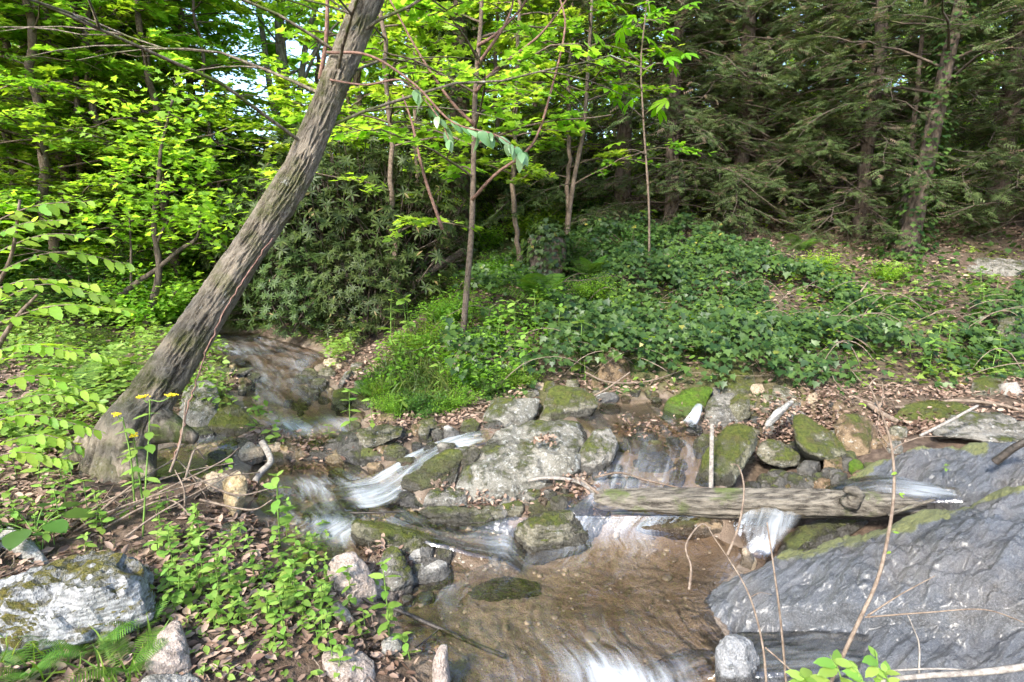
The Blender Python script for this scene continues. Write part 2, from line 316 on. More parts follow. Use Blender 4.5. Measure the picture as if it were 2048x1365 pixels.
# ------------------------------------------------------------------ water
def mat_water():
    S = newmat('stream_water'); uv = attr(S, 'flow').outputs['Vector']; fo = attr(S, 'foam').outputs['Fac']
    tc = S.objvec(rand=False)
    wv = S.nd('Mapping', {'Vector': uv, 'Scale': (15, 2.6, 1)}).outputs[0]; st = S.noise(wv, 1., 2.5, .5, .5)
    wv2 = S.nd('Mapping', {'Vector': uv, 'Scale': (40, 4., 1)}).outputs[0]; st2 = S.noise(wv2, 1., 3, .5, .3)
    wv3 = S.nd('Mapping', {'Vector': uv, 'Scale': (5, 1.6, 1)}).outputs[0]; veil = S.noise(wv3, 1., 4, .6, 1.2)
    rip = S.noise(tc, 16, 4, .55, .8)
    h = S.math('ADD', S.math('MULTIPLY', st, 1.0), S.math('ADD', S.math('MULTIPLY', rip, .8), S.math('MULTIPLY', st2, .25)))
    nb = S.bump(h, .6, .02)
    fres = S.nd('Fresnel', {'IOR': 1.33, 'Normal': nb}).outputs[0]
    clear = S.nd('BsdfTransparent', {'Color': (.90, .85, .78)}); gl = S.nd('BsdfGlossy', {'Color': (1, 1, 1), 'Roughness': .11, 'Normal': nb})
    body = S.nd('MixShader', {0: S.ramp(fres, 0, 1, .06, 1.), 1: clear.outputs[0], 2: gl.outputs[0]})
    k = S.math('ADD', S.math('MULTIPLY', st, .5), S.math('MULTIPLY', st2, .5))
    th = S.math('SUBTRACT', .70, S.math('MULTIPLY', fo, .62))
    fm = S.nd('MapRange', {'Value': k, 'From Min': th, 'From Max': S.math('ADD', th, .62), 'To Min': 0., 'To Max': S.math('ADD', .3, S.math('MULTIPLY', fo, .66))}, clamp=True).outputs['Result']
    vl = S.math('MULTIPLY', S.ramp(veil, .42, .72), S.math('MULTIPLY', S.ramp(fo, .08, .6), .42))
    fm = S.math('MAXIMUM', fm, S.math('MULTIPLY', vl, S.ramp(st2, .25, .7, .4, 1.)))
    foam = S.nd('BsdfPrincipled', {'Base Color': (.72, .77, .82), 'Roughness': .45, 'Normal': S.bump(h, .5, .02), 'Subsurface Weight': 0.})
    ft = S.nd('BsdfTranslucent', {'Color': (.72, .77, .82)}); fs = S.nd('MixShader', {0: .25, 1: foam.outputs[0], 2: ft.outputs[0]})
    m = S.nd('MixShader', {0: fm, 1: body.outputs[0], 2: fs.outputs[0]})
    return S.finish(m.outputs[0])
MW = mat_water()
def grid_faces(n, m):
    i = np.arange(n*m).reshape(n, m); return np.stack([i[:-1, :-1], i[:-1, 1:], i[1:, 1:], i[1:, :-1]], -1).reshape(-1, 4)
def water(name, key, label, amp=.012, blobs=()):
    r = runs[key]; P = r['P'].copy(); n, m = P.shape[:2]
    L = np.concatenate([[0], np.cumsum(np.linalg.norm(np.diff(P.mean(1), axis=0), axis=1))]); W = np.linalg.norm(P[:, -1]-P[:, 0], axis=1)
    flow = np.stack([(r['s']-.5)*W[:, None], np.repeat(L[:, None], m, 1), np.zeros((n, m))], -1)
    nz = fbm(np.stack([flow[..., 0]*11, flow[..., 1]*3, flow[..., 0]*0+len(key)], -1), 3, 31)
    P[..., 2] += amp*.6*nz*(.4+1.6*r['foam'])+.006*fbm(P*9, 2, 8)
    e = np.minimum(r['s'], 1-r['s']); fo = r['foam']*sstep(0, .18, e)*(0.75+.6*fbm(np.stack([flow[..., 0]*4, flow[..., 1]*1.6, flow[..., 0]*0+7], -1), 3, 77))
    for bu, bv, br, ba in blobs:
        c = at_z(float(bu), float(bv), float(P[..., 2].mean())); q = P[..., :2]-c[:2]; fo = fo+ba*np.exp(-(q**2).sum(-1)/br**2)*(.8+.5*nz)
    if key not in ('lower', 'pool', 'film'): tt = np.linspace(0, 1, n)[:, None]; fo = fo*sstep(0, .06, tt)*sstep(1., .8, tt)
    P[..., 2] -= .012*sstep(.05, 0, e)
    F = grid_faces(n, m); N0 = np.cross(P[n//2, m//2+1]-P[n//2, m//2], P[n//2+1, m//2]-P[n//2, m//2]); F = F if N0[2] > 0 else F[:, ::-1]
    return solid(name, P.reshape(-1, 3), F, MW, kind='structure', base=np.zeros(3), smooth=True, attrs={'flow': flow.reshape(-1, 3), 'foam': np.clip(fo, 0, 1).ravel()}, label=label)
water('upper_stream_water', 'upper', 'pale rippling stream water beyond the leaning tree')
water('side_pool_water', 'side', 'still brown water beside the foot of the leaning tree')
water('cascade_water', 'cascade', 'white silky cascade running down left of the big boulder', .03)
water('pool_water', 'pool', 'clear brown pool with white swirls below the cascade', blobs=[(690, 980, .22, .55), (600, 985, .18, .35), (690, 1060, .12, .6), (640, 1045, .1, .4)])
water('chute_water', 'middle', 'white water sliding between flat rock and mossy wedge', .02)
water('sandy_pool_water', 'lower', 'wide shallow water over brown sand in front', blobs=[(1235, 1345, .13, .85), (1160, 1300, .14, .5), (1000, 1118, .12, .7), (1120, 1105, .16, .4), (1230, 1080, .2, .35), (900, 1185, .10, .35), (1290, 1090, .12, .3), (1340, 1350, .12, .5)])
water('side_stream_water', 'right', 'bluish rippled water between the big boulder and the log')
# ------------------------------------------------------------------ rocks
def ico(level):
    t = (1+5**.5)/2
    V = nrm(np.array([(-1, t, 0), (1, t, 0), (-1, -t, 0), (1, -t, 0), (0, -1, t), (0, 1, t), (0, -1, -t), (0, 1, -t), (t, 0, -1), (t, 0, 1), (-t, 0, -1), (-t, 0, 1)], float))
    F = np.array([(0, 11, 5), (0, 5, 1), (0, 1, 7), (0, 7, 10), (0, 10, 11), (1, 5, 9), (5, 11, 4), (11, 10, 2), (10, 7, 6), (7, 1, 8), (3, 9, 4), (3, 4, 2), (3, 2, 6), (3, 6, 8), (3, 8, 9), (4, 9, 5), (2, 4, 11), (6, 2, 10), (8, 6, 7), (9, 8, 1)])
    for _ in range(level):
        E = np.sort(np.concatenate([F[:, [0, 1]], F[:, [1, 2]], F[:, [2, 0]]]), 1); U, inv = np.unique(E, axis=0, return_inverse=True); inv = inv.ravel()
        M = nrm(V[U].mean(1)); n = len(V); V = np.vstack([V, M]); k = len(F); a, b, c = inv[:k]+n, inv[k:2*k]+n, inv[2*k:]+n
        F = np.concatenate([np.stack([F[:, 0], a, c], -1), np.stack([F[:, 1], b, a], -1), np.stack([F[:, 2], c, b], -1), np.stack([a, b, c], -1)])
    return V, F
ICO = {l: ico(l) for l in (1, 2, 3, 4, 5)}
def hull_planes(P):
    n = len(P); I = np.array([(i, j, k) for i in range(n) for j in range(i+1, n) for k in range(j+1, n)])
    a, b, c = P[I[:, 0]], P[I[:, 1]], P[I[:, 2]]; N = np.cross(b-a, c-a); L = np.linalg.norm(N, axis=1); ok = L > 1e-7; N = N[ok]/L[ok, None]; d = (N*a[ok]).sum(1)
    S = N@P.T-d[:, None]; up = (S < 1e-6).all(1); dn = (S > -1e-6).all(1)
    N = np.vstack([N[up], -N[dn]]); d = np.concatenate([d[up], -d[dn]])
    key = np.unique(np.round(np.hstack([N, d[:, None]]), 2), axis=0, return_index=True)[1]
    return N[key], d[key]
def hull_rock(P, level=4, sharp=16, amp=.05, seed=0, strata=None, crag=0.):
    lo, hi = P.min(0), P.max(0); sz = np.maximum(hi-lo, .02); c = P.mean(0); Q = (P-c)/sz
    Q = np.unique(np.round(Q, 3), axis=0); N, d = hull_planes(Q); d = np.maximum(d, .03)
    R0 = RS(seed+900); E = nrm(R0.randn(14, 3)); N = np.vstack([N, E]); d = np.concatenate([d, (Q@E.T).max(0)*R0.uniform(.80, .98, 14)])   # chipped facets
    V, F = ICO[level]; k = np.clip(V@N.T, 0, None)/d[None]; r = ((k**sharp).sum(1))**(-1/sharp)*1.05
    W = V*r[:, None]*sz+c; m = sz.mean()
    n = nrm((W-c)/sz**2)
    off = RS(seed).rand(3)*50
    dis = amp*m*(fbm(W/m*2.2+off, 4, seed)*1.2)+amp*.35*m*fbm(W/m*9+off, 3, seed+5)
    if strata is not None:
        t = (W@np.asarray(strata[0]))/strata[1]+.5*fbm(W/m*2+off, 2, seed+2); s = t-np.floor(t); dis += amp*.5*m*(np.abs(s*2-1)**3-.3)*-1
    if crag: dis -= crag*m*np.abs(fbm(W/m*5+off, 4, seed+8))*1.6-crag*m*.35; dis += crag*.3*m*fbm(W/m*24+off, 3, seed+9)
    return W+n*dis[:, None], F
RM = {
 'grey': mat_rock('grey_stone', (.085, .077, .062), (.165, .152, .128), .25, .25, strata=.12),
 'boulder': mat_rock('lichen_boulder_stone', (.105, .098, .078), (.185, .172, .142), .24, .5, scale=1.1),
 'pale': mat_rock('pale_stone', (.16, .15, .13), (.28, .265, .24), .0, .3, strata=.12),
 'tan': mat_rock('tan_stone', (.22, .165, .105), (.34, .27, .19), .0, .15),
 'ochre': mat_rock('ochre_stone', (.24, .165, .075), (.34, .265, .16), .15, .2, strata=.12),
 'olive': mat_rock('mossy_stone', (.075, .068, .045), (.155, .14, .10), .5, .2, strata=.15),
 'moss': mat_rock('heavily_mossed_stone', (.08, .075, .05), (.15, .14, .09), .82, .15),
 'green': mat_rock('bright_moss_stone', (.07, .08, .04), (.12, .13, .06), 1.5, .0, mossc=((.035, .075, .005), (.10, .17, .012))),
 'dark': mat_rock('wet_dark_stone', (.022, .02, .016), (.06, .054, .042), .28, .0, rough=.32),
 'brown': mat_rock('brown_stone', (.10, .065, .035), (.19, .135, .08), .35, .1, rough=.6),
 'white': mat_rock('white_gneiss', (.135, .135, .13), (.25, .25, .245), .58, .2, strata=.22, mossc=((.055, .06, .010), (.17, .14, .03))),
 'wetgrey': mat_rock('wet_grey_stone', (.09, .09, .09), (.19, .19, .19), .1, .1, rough=.28),
 'pink': mat_rock('pinkish_stone', (.20, .155, .125), (.31, .255, .215), .0, .15, strata=.12),
}
nrock = [0]; MOSSY = []
WS = np.vstack([r['P'][::3, ::4].reshape(-1, 3) for r in runs.values()])
def rock(label, shape, mk, D=None, Y=None, T=None, level=None, sharp=34, amp=.05, name='rock', cat='rock', group=None, ridge=(), strata=None, bulge=.12, sink=.05, dz=0, crag=.035):
    nrock[0] += 1; sd = nrock[0]*7+3; R = RS(sd)
    if len(shape) == 4 and not hasattr(shape[0], '__len__'):
        u0, v0, u1, v1 = shape; n = R.randint(7, 10); a = np.sort((np.arange(n)+R.uniform(-.3, .3, n))/n*2*pi)
        ex = .62; ca, sa = np.cos(a), np.sin(a); x = np.sign(ca)*np.abs(ca)**ex; y = np.sign(sa)*np.abs(sa)**ex; s = R.uniform(.86, 1.02, n)
        O = np.stack([(u0+u1)/2+x*s*(u1-u0)/2, (v0+v1)/2+y*s*(v1-v0)/2], -1)
    else: O = np.array(shape, float)
    u0, v0 = O.min(0); u1, v1 = O.max(0); uc, vc = O.mean(0)
    if Y is None: Y = hit(O[O[:, 1] > v1-.35*(v1-v0), 0].mean(), v1-1)[1]
    wm, hm = (u1-u0)*Y/FPX, (v1-v0)*Y/FPX
    if D is None: D = .7*hm
    if T is None: T = .55*min(wm, 2.2*hm)
    fr = (v1-O[:, 1])/(v1-v0)
    YY = np.minimum(Y+D*fr, np.array([hit(a, b)[1] for a, b in O])-.03); YY = np.maximum(YY, Y-.1)
    A = at_y(O[:, 0], O[:, 1], YY)
    low = fr < .25; A[low, 2] -= sink
    c2 = np.array([uc, vc]); I = c2+(O-c2)*.82; B = at_y(I[:, 0], I[:, 1], YY+T); B[:, 2] -= .1*hm
    J = c2+(O-c2)*.6; C = at_y(J[:, 0], J[:, 1], .4*YY.mean()+.6*YY-bulge*hm)
    X = [A, B, C]
    if len(ridge): G = np.array(ridge, float); X.append(at_y(G[:, 0], G[:, 1], Y+G[:, 2]))
    P = np.vstack(X)
    if level is None: level = 5 if wm > .6 else (4 if wm > .13 else 3)
    V, F = hull_rock(P, level, sharp, amp, sd, strata, crag); V[:, 2] += dz
    lo, hi = V.min(0)[:2]-.16, V.max(0)[:2]+.16; W_ = WS[((WS[:, :2] > lo) & (WS[:, :2] < hi)).all(1)]; wet = np.zeros(len(V))
    if len(W_): dd = ((V[:, None, :2]-W_[None, :, :2])**2).sum(-1); j = dd.argmin(1); lev = W_[j, 2]; wet = sstep(lev+.065, lev+.02, V[:, 2])*(dd[np.arange(len(j)), j] < .15**2)
    o = solid(name, V, F, RM[mk], label, cat, group, smooth=True, attrs={'wet': wet}); o.data.set_sharp_from_angle(angle=radians(24))
    if mk in ('moss', 'green', 'olive') and wm > .12:
        fn = np.cross(V[F[:, 1]]-V[F[:, 0]], V[F[:, 2]]-V[F[:, 0]]); ar = np.linalg.norm(fn, axis=1); fn = fn/ar[:, None]; c = V[F].mean(1)
        mm = fbm(c*6+sd, 3, sd)+fn[:, 2]*.9-{'moss': .55, 'green': .05, 'olive': .95}[mk]; w = ar*np.clip(mm*3, 0, 1)
        if w.sum() > 1e-6:
            n = int(min(2600, 26000*w.sum()*.5+60)); i = R.choice(len(F), n, p=w/w.sum()); q = R.dirichlet((1, 1, 1), n); P = (V[F[i]]*q[..., None]).sum(1)
            MOSSY.append((o, P-np.array(o.location), fn[i]))
    return o

# the big stones of the cascade
rock('largest boulder at mid stream, pale lichen top with moss patches, beside the cascade', [(902, 978), (912, 955), (985, 872), (1012, 852), (1080, 838), (1162, 836), (1184, 880), (1182, 910), (1168, 946), (1090, 968), (1000, 986), (925, 998)], 'boulder', D=.5, T=.35, ridge=[(925, 950, .02), (1060, 930, .05), (1165, 905, .10)], name='boulder', cat='boulder', sharp=20, amp=.035)
rock('brown-grey upright stone leaning against the right end of the largest boulder', [(1148, 942), (1160, 900), (1188, 862), (1218, 856), (1238, 888), (1234, 915), (1182, 952)], 'grey', D=.2, amp=.03)
rock('smooth beige boulder with mossy left edge just behind the largest boulder', [(955, 848), (985, 802), (1005, 793), (1078, 798), (1076, 830), (1060, 845), (1000, 857), (962, 855)], 'boulder', D=.22, amp=.03)
rock('broad olive bedrock hump at the ivy foot behind the boulders', [(1070, 838), (1085, 790), (1110, 774), (1170, 776), (1195, 800), (1180, 830), (1130, 842)], 'olive', D=.3, amp=.05)
rock('square mossy block standing in the sandy pool with layered front face', [(1025, 1082), (1030, 1058), (1042, 1044), (1072, 1030), (1140, 1021), (1166, 1046), (1186, 1085), (1180, 1097), (1110, 1106), (1050, 1123), (1034, 1112)], 'olive', D=.14, T=.22, ridge=[(1068, 1048, -.03), (1165, 1050, .08)], strata=((.25, 0, 1), .045), sharp=22, amp=.045)
rock('yellow-mossed stone right behind the square mossy block', [(1052, 1035), (1062, 1004), (1085, 992), (1150, 990), (1180, 1005), (1178, 1036), (1100, 1040)], 'moss', D=.16)
rock('flat layered stone slab lying across the stream above the chute', [(780, 1046), (800, 1021), (850, 1010), (940, 1007), (1005, 1016), (1012, 1030), (1004, 1050), (940, 1057), (870, 1049), (820, 1052)], 'olive', D=.3, T=.12, strata=((.1, 0, 1), .03), amp=.06)
rock('long wedge-shaped stone with green mossy top pointing down into the chute', [(702, 1052), (712, 1042), (780, 1048), (850, 1066), (880, 1080), (860, 1092), (825, 1101), (790, 1106), (730, 1091), (705, 1076)], 'moss', D=.12, T=.2, sharp=24, ridge=[(715, 1048, -.02), (800, 1075, -.03), (850, 1085, .0)], amp=.03)
rock('small light grey stone leaning on the end of the mossy wedge', [(808, 1112), (835, 1086), (858, 1080), (866, 1096), (866, 1114), (830, 1120)], 'pale', D=.07)
rock('lumpy stone with moss cap between the tan boulder and grey stone', [(755, 1150), (768, 1098), (790, 1091), (808, 1110), (832, 1165), (825, 1185), (780, 1192)], 'grey', D=.12, strata=((0, .3, 1), .05))
rock('rounded grey stone on the near edge of the sandy pool', [(825, 1150), (840, 1128), (858, 1126), (875, 1117), (892, 1125), (906, 1152), (900, 1166), (850, 1174), (830, 1168)], 'pale', D=.08, amp=.04)
rock('large smooth tan boulder on the near left shore', [(654, 1145), (660, 1122), (685, 1104), (710, 1104), (728, 1120), (752, 1170), (755, 1196), (735, 1212), (700, 1205), (670, 1185)], 'pink', D=.12, amp=.02)
rock('dark boulder with leafy moss top left of the cascade', [(670, 885), (678, 866), (720, 852), (790, 850), (812, 866), (806, 900), (770, 925), (720, 930), (680, 925)], 'dark', D=.25, T=.2, amp=.06)
rock('pale mossy stone lying on top of the dark cascade boulder', [(715, 868), (740, 854), (775, 849), (805, 858), (800, 872), (760, 880), (725, 878)], 'olive', D=.12, Y=3.62, T=.1)
rock('greenish oval stone wedged at the foot of the dark cascade boulder', (766, 888, 818, 922), 'olive', D=.06)
rock('mossy ledge stone along the right side of the cascade', [(836, 945), (850, 925), (885, 902), (928, 900), (930, 915), (900, 930), (868, 960), (840, 962)], 'moss', D=.18)
rock('low mossy slope rock between cascade and largest boulder', [(795, 968), (830, 945), (880, 928), (915, 925), (912, 960), (890, 985), (840, 982)], 'olive', D=.22, amp=.07)
rock('angular mossy stone beside the top of the cascade', [(922, 930), (925, 895), (945, 890), (968, 905), (955, 930), (935, 945)], 'olive', D=.1)
rock('dark mossy hump parting the water below the cascade', [(745, 1000), (755, 984), (790, 977), (830, 985), (858, 1004), (840, 1010), (790, 1008)], 'dark', D=.1, T=.12)
rock('rubble-covered grey ledge at the foot of the largest boulder', [(840, 1005), (860, 980), (900, 975), (935, 990), (930, 1012), (890, 1010)], 'grey', D=.14)
rock('small round black stone with green moss cap in the pool', [(654, 962), (658, 943), (672, 935), (690, 940), (704, 955), (700, 970), (670, 972)], 'moss', D=.06)
rock('wet black stone dividing the cascade where it meets the pool', [(690, 985), (705, 970), (735, 965), (770, 972), (762, 986), (720, 994)], 'dark', D=.08, T=.1)
rock('long dark submerged hump arching across the pool', [(590, 1035), (620, 1012), (680, 1000), (715, 1003), (745, 1018), (735, 1030), (670, 1032), (610, 1042)], 'dark', D=.12, T=.1, amp=.03)
rock('small wet knob in the white swirl left of the mossy wedge', (680, 1038, 712, 1062), 'dark', D=.04)
rock('upright tan stone slab on the leafy shore beside the pool', [(443, 960), (452, 945), (482, 942), (493, 958), (494, 985), (478, 1018), (466, 1031), (448, 1005)], 'ochre', D=.10, amp=.03)
rock('pale low stone behind the upright tan slab', (408, 942, 462, 985), 'tan', D=.1)
rock('flat brownish slab at the edge of the side pool', [(410, 930), (418, 920), (462, 911), (468, 922), (440, 938), (415, 940)], 'grey', D=.06)
rock('knobbly tan stone in the driftwood left of the grey stick', (472, 893, 528, 920), 'tan', D=.08)
rock('long ochre stone lying left of the driftwood', [(438, 893), (450, 880), (490, 875), (505, 888), (498, 902), (450, 902)], 'ochre', D=.1)
rock('mossy pale stone at the upper end of the driftwood', (508, 872, 560, 898), 'olive', D=.08)
rock('orange-tan stone beyond the driftwood in the stream bar', [(563, 882), (572, 874), (605, 877), (625, 893), (615, 902), (580, 898)], 'ochre', D=.08)
rock('smooth grey stone beside the dark cascade boulder', [(615, 905), (630, 888), (668, 882), (682, 892), (676, 912), (640, 918)], 'grey', D=.1)
rock('grey triangular stone among herbs on the near left shore', [(432, 1066), (445, 1048), (472, 1040), (488, 1050), (494, 1066), (460, 1072)], 'grey', D=.06)
rock('orange pebble-like stone lying in the brown pool edge', (560, 928, 585, 950), 'ochre', D=.03)
rock('olive mossy stone right of the leafy dark boulder', [(825, 868), (838, 842), (868, 836), (876, 850), (866, 866), (840, 872)], 'moss', D=.08)
rock('mossy upright stone in front of the olive stone', (835, 846, 862, 886), 'olive', D=.05)
rock('round brownish stone beside the pale blue triangle stone', (860, 857, 892, 884), 'grey', D=.05)
rock('pale blue-white triangular stone at the cascade head', [(886, 880), (888, 852), (896, 850), (922, 866), (915, 878)], 'pale', D=.04, sharp=26)
rock('grey-green stone left of the smooth beige boulder', [(912, 866), (925, 845), (945, 837), (960, 848), (958, 868), (935, 875)], 'olive', D=.1)
rock('rust-brown block in the shadow of the grassy bank', [(748, 846), (758, 830), (785, 826), (794, 838), (786, 850)], 'brown', D=.08)
rock('dark leaning stone at the cascade edge', [(838, 915), (850, 890), (866, 880), (884, 895), (870, 905), (852, 918)], 'dark', D=.06)
rock('brown wet stone under the dark cascade boulder', (730, 925, 772, 955), 'brown', D=.06)
rock('small stone under the cascade moss on its left', (694, 930, 724, 948), 'olive', D=.05)
# far stream, right shore
for lab, sh, mk in [
 ('lowest olive block of the far right shore heap at the water', (585, 748, 618, 768), 'olive'), ('rounded olive block in the far shore stone heap', (604, 736, 640, 760), 'olive'), ('broad block at the back of the far shore stone heap', (634, 736, 672, 762), 'olive'),
 ('ribbed layered block in the middle of the far shore heap', [(614, 782), (628, 756), (652, 758), (655, 775), (640, 787)], 'grey'), ('long flat slab at the water below the far shore heap', [(594, 776), (605, 772), (640, 782), (645, 790), (620, 792)], 'olive'),
 ('small upright post-like stone on the far shore heap', (656, 774, 671, 806), 'ochre'), ('bright mossy block standing at the stream edge on the far shore', [(660, 812), (665, 782), (690, 776), (706, 790), (700, 815), (675, 822)], 'moss'),
 ('mossy overhanging slab at the foot of the grassy bank', [(694, 812), (715, 792), (755, 784), (770, 795), (765, 810), (720, 815)], 'moss'), ('tilted grey slab leaning out of the far shore heap', [(672, 772), (690, 745), (706, 738), (700, 758), (682, 778)], 'grey'),
 ('pale flat stone on the brown leaves above the heap', (645, 717, 682, 733), 'tan'), ('grey stone higher up the leafy far shore', (700, 724, 730, 744), 'grey'), ('small pale stone at the far water edge', (617, 708, 640, 717), 'pale'),
 ('low olive stone beside the grassy bank', (706, 760, 734, 780), 'olive'), ('small square stone on the leaves by the grassy bank', (728, 755, 750, 770), 'olive'), ('tiny upright chip of stone on the brown leaves', (744, 726, 755, 746), 'tan'),
 ('tan stone of the far left shore beside the ripples', (457, 724, 472, 746), 'ochre'), ('dark pointed stone reaching into the far ripples', [(468, 748), (480, 738), (508, 735), (495, 748), (478, 754)], 'dark'), ('flat grey stone at the far left water edge', (472, 724, 502, 736), 'grey'),
 ('pale green stone at the narrow of the far stream', [(474, 790), (478, 772), (490, 768), (494, 782), (484, 792)], 'olive'), ('black round stone at the narrow of the far stream', (489, 762, 512, 784), 'dark'), ('brown lump on the far left shore', (440, 752, 476, 772), 'brown'),
 ('mossy stone showing above the far water', (580, 805, 615, 824), 'moss'), ('thin slab stone at the head of the far stream', [(482, 682), (500, 672), (520, 668), (518, 678), (498, 686)], 'olive'), ('low dark ledge stone crossing the far ripples', [(455, 706), (475, 694), (505, 702), (560, 703), (545, 709), (480, 710)], 'brown'),
 ('dark hollow stone at the far right waterside', (548, 694, 575, 706), 'dark')]:
    rock(lab, sh, mk)
# mossy stone mass under the leaning tree
rock('pale lichen rock under the right foot of the leaning tree', [(345, 850), (365, 790), (395, 765), (430, 770), (445, 800), (440, 840), (400, 862)], 'boulder', D=.25, T=.3, amp=.07)
rock('moss-streaked rock sloping to the stream beside the leaning tree', [(400, 865), (425, 800), (450, 792), (480, 820), (520, 850), (505, 862), (440, 872)], 'moss', D=.25, T=.25, amp=.08)
rock('dark mossy stone at the water under the leaning tree', [(330, 875), (350, 850), (410, 850), (430, 868), (390, 880)], 'dark', D=.12)
# right-hand stones
rock('bright green cushion-mossed mound at the ivy edge', [(1318, 835), (1335, 800), (1370, 780), (1405, 770), (1430, 772), (1412, 805), (1385, 830), (1345, 842)], 'green', D=.3, amp=.06)
rock('grainy grey boulder beside the small side fall', [(1406, 850), (1412, 810), (1430, 790), (1470, 784), (1492, 800), (1488, 840), (1450, 856)], 'grey', D=.18)
rock('stone with mossy crown on the grainy grey boulder', [(1458, 826), (1462, 800), (1478, 788), (1500, 798), (1502, 822), (1480, 832)], 'moss', D=.06, Y=4.0)
rock('pale rounded cobble lying under the ivy edge', [(1499, 778), (1508, 766), (1524, 768), (1530, 782), (1515, 790)], 'tan', D=.05)
rock('long mossy stone under the ivy edge right of the pale cobble', [(1542, 782), (1548, 768), (1575, 776), (1602, 794), (1590, 802), (1560, 796)], 'olive', D=.1)
rock('small brown round stone at the end of the long mossy stone', (1592, 788, 1618, 806), 'brown', D=.05)
rock('short pale block beside the leaf drift', [(1611, 806), (1616, 790), (1634, 784), (1636, 800), (1622, 812)], 'tan', D=.05)
rock('thin pale blade-shaped slab lying slanted over the leaf drift', [(1526, 847), (1550, 826), (1586, 803), (1591, 806), (1570, 828), (1538, 848)], 'pale', D=.14, T=.03, sharp=28, level=4, Y=3.72, dz=.02)
rock('tall slanted mossy boulder left of the dark gap above the log', [(1388, 955), (1410, 910), (1450, 858), (1480, 847), (1512, 862), (1522, 880), (1490, 930), (1450, 970), (1400, 972)], 'moss', D=.3, T=.25, amp=.05)
rock('rounded brown-green stone behind the thin upright stick', [(1384, 900), (1388, 878), (1405, 868), (1430, 870), (1440, 890), (1420, 912), (1395, 914)], 'olive', D=.1)
rock('wet dark stone at the foot of the side fall', (1370, 850, 1406, 872), 'dark', D=.05)
rock('small mossy-topped boulder perched over the dark gap', [(1512, 905), (1520, 882), (1545, 878), (1575, 890), (1598, 912), (1592, 930), (1560, 937), (1525, 924)], 'olive', D=.14, T=.15, sink=.0, Y=3.42)
rock('big wedge boulder with bright mossy back overhanging the dark gap', [(1582, 835), (1592, 823), (1612, 828), (1650, 862), (1690, 892), (1698, 910), (1670, 922), (1620, 920), (1598, 905), (1588, 870)], 'moss', D=.32, T=.2, sink=.0, Y=3.4, ridge=[(1605, 895, .02), (1680, 900, .06)], sharp=20)
rock('rounded brown boulder half mossy right of the big wedge boulder', [(1668, 850), (1680, 828), (1705, 822), (1740, 838), (1752, 870), (1745, 905), (1700, 912), (1678, 890)], 'brown', D=.2, T=.25, Y=3.48)
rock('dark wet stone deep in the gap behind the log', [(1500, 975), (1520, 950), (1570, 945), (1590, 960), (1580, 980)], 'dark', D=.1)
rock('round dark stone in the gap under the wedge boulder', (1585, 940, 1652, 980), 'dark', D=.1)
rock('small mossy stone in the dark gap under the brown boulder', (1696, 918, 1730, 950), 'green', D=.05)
rock('rock wall behind the gap under the overhang, coloured dark to paint in its shade', [(1500, 945), (1520, 900), (1600, 880), (1700, 890), (1760, 900), (1740, 950), (1620, 965)], 'dark', D=.1, Y=3.75, T=.2)  # dark stone colour paints in the shade at the back of the gap
rock('long mossy boulder under the ivy edge at far right', [(1788, 835), (1810, 808), (1860, 800), (1920, 806), (1945, 822), (1930, 842), (1850, 848)], 'moss', D=.16)
rock('angular grey slab jutting left with mossy top at the right margin', [(1850, 872), (1905, 832), (1960, 815), (2000, 822), (2080, 860), (2090, 888), (2000, 880), (1930, 862)], 'grey', D=.3, T=.3, sharp=24, Y=3.35, sink=0, strata=((0, .2, 1), .05))
rock('light grey stone at the back of the side pool', [(1190, 795), (1200, 786), (1228, 784), (1240, 796), (1218, 808), (1200, 806)], 'pale', D=.06)
rock('dark round stone in front of the light grey stone', (1195, 806, 1245, 830), 'dark', D=.06)
rock('brown block beside the light grey stone', (1240, 790, 1262, 806), 'brown', D=.05)
rock('small grey stone at the ivy foot behind the beige boulder', (1048, 778, 1078, 796), 'grey', D=.06)
rock('tan cobble lying in the ivy edge leaves', (1068, 764, 1100, 780), 'tan', D=.05)
rock('dark mossy boulder half sunk in the ivy', [(1432, 782), (1440, 745), (1475, 735), (1510, 742), (1520, 775), (1480, 788)], 'moss', D=.15)
rock('brown outcrop showing through the ivy', [(1195, 752), (1205, 705), (1225, 692), (1255, 720), (1262, 755), (1230, 764)], 'brown', D=.2)
rock('wet flat grey slab washed by the side stream', [(1272, 938), (1280, 905), (1300, 898), (1330, 902), (1350, 930), (1320, 942)], 'wetgrey', D=.15, T=.1)
rock('small brown stone just above the log', (1254, 950, 1278, 978), 'brown', D=.04)
rock('brown wet stone in the side stream by the mossy boulder', (1326, 884, 1366, 914), 'brown', D=.08)
rock('pale shard stone beside the fall under the log', [(1480, 1126), (1484, 1096), (1492, 1094), (1514, 1122), (1508, 1136)], 'tan', D=.04)
rock('round greenish stone in the gap left of the square mossy block', (1000, 1000, 1052, 1030), 'olive', D=.06)
rock('mottled stone beside the right side of the square block', (1160, 1028, 1205, 1066), 'grey', D=.08)
rock('small stone in the chute edge beside the square block', (1030, 970, 1072, 1000), 'dark', D=.05)
rock('small round stone between largest boulder and the log end', (1105, 958, 1145, 985), 'olive', D=.05)
rock('long reddish-white layered stone lying in the sandy pool', [(925, 1180), (960, 1160), (1020, 1148), (1075, 1158), (1085, 1178), (1030, 1190), (960, 1196)], 'grey', D=.12, T=.05, strata=((.1, .2, 1), .02), sink=.08, dz=-.02)
rock('dark wet rock under the log right of the small fall', [(1548, 1112), (1570, 1075), (1610, 1042), (1680, 1034), (1745, 1040), (1705, 1068), (1640, 1098), (1585, 1120)], 'dark', D=.2, T=.25)
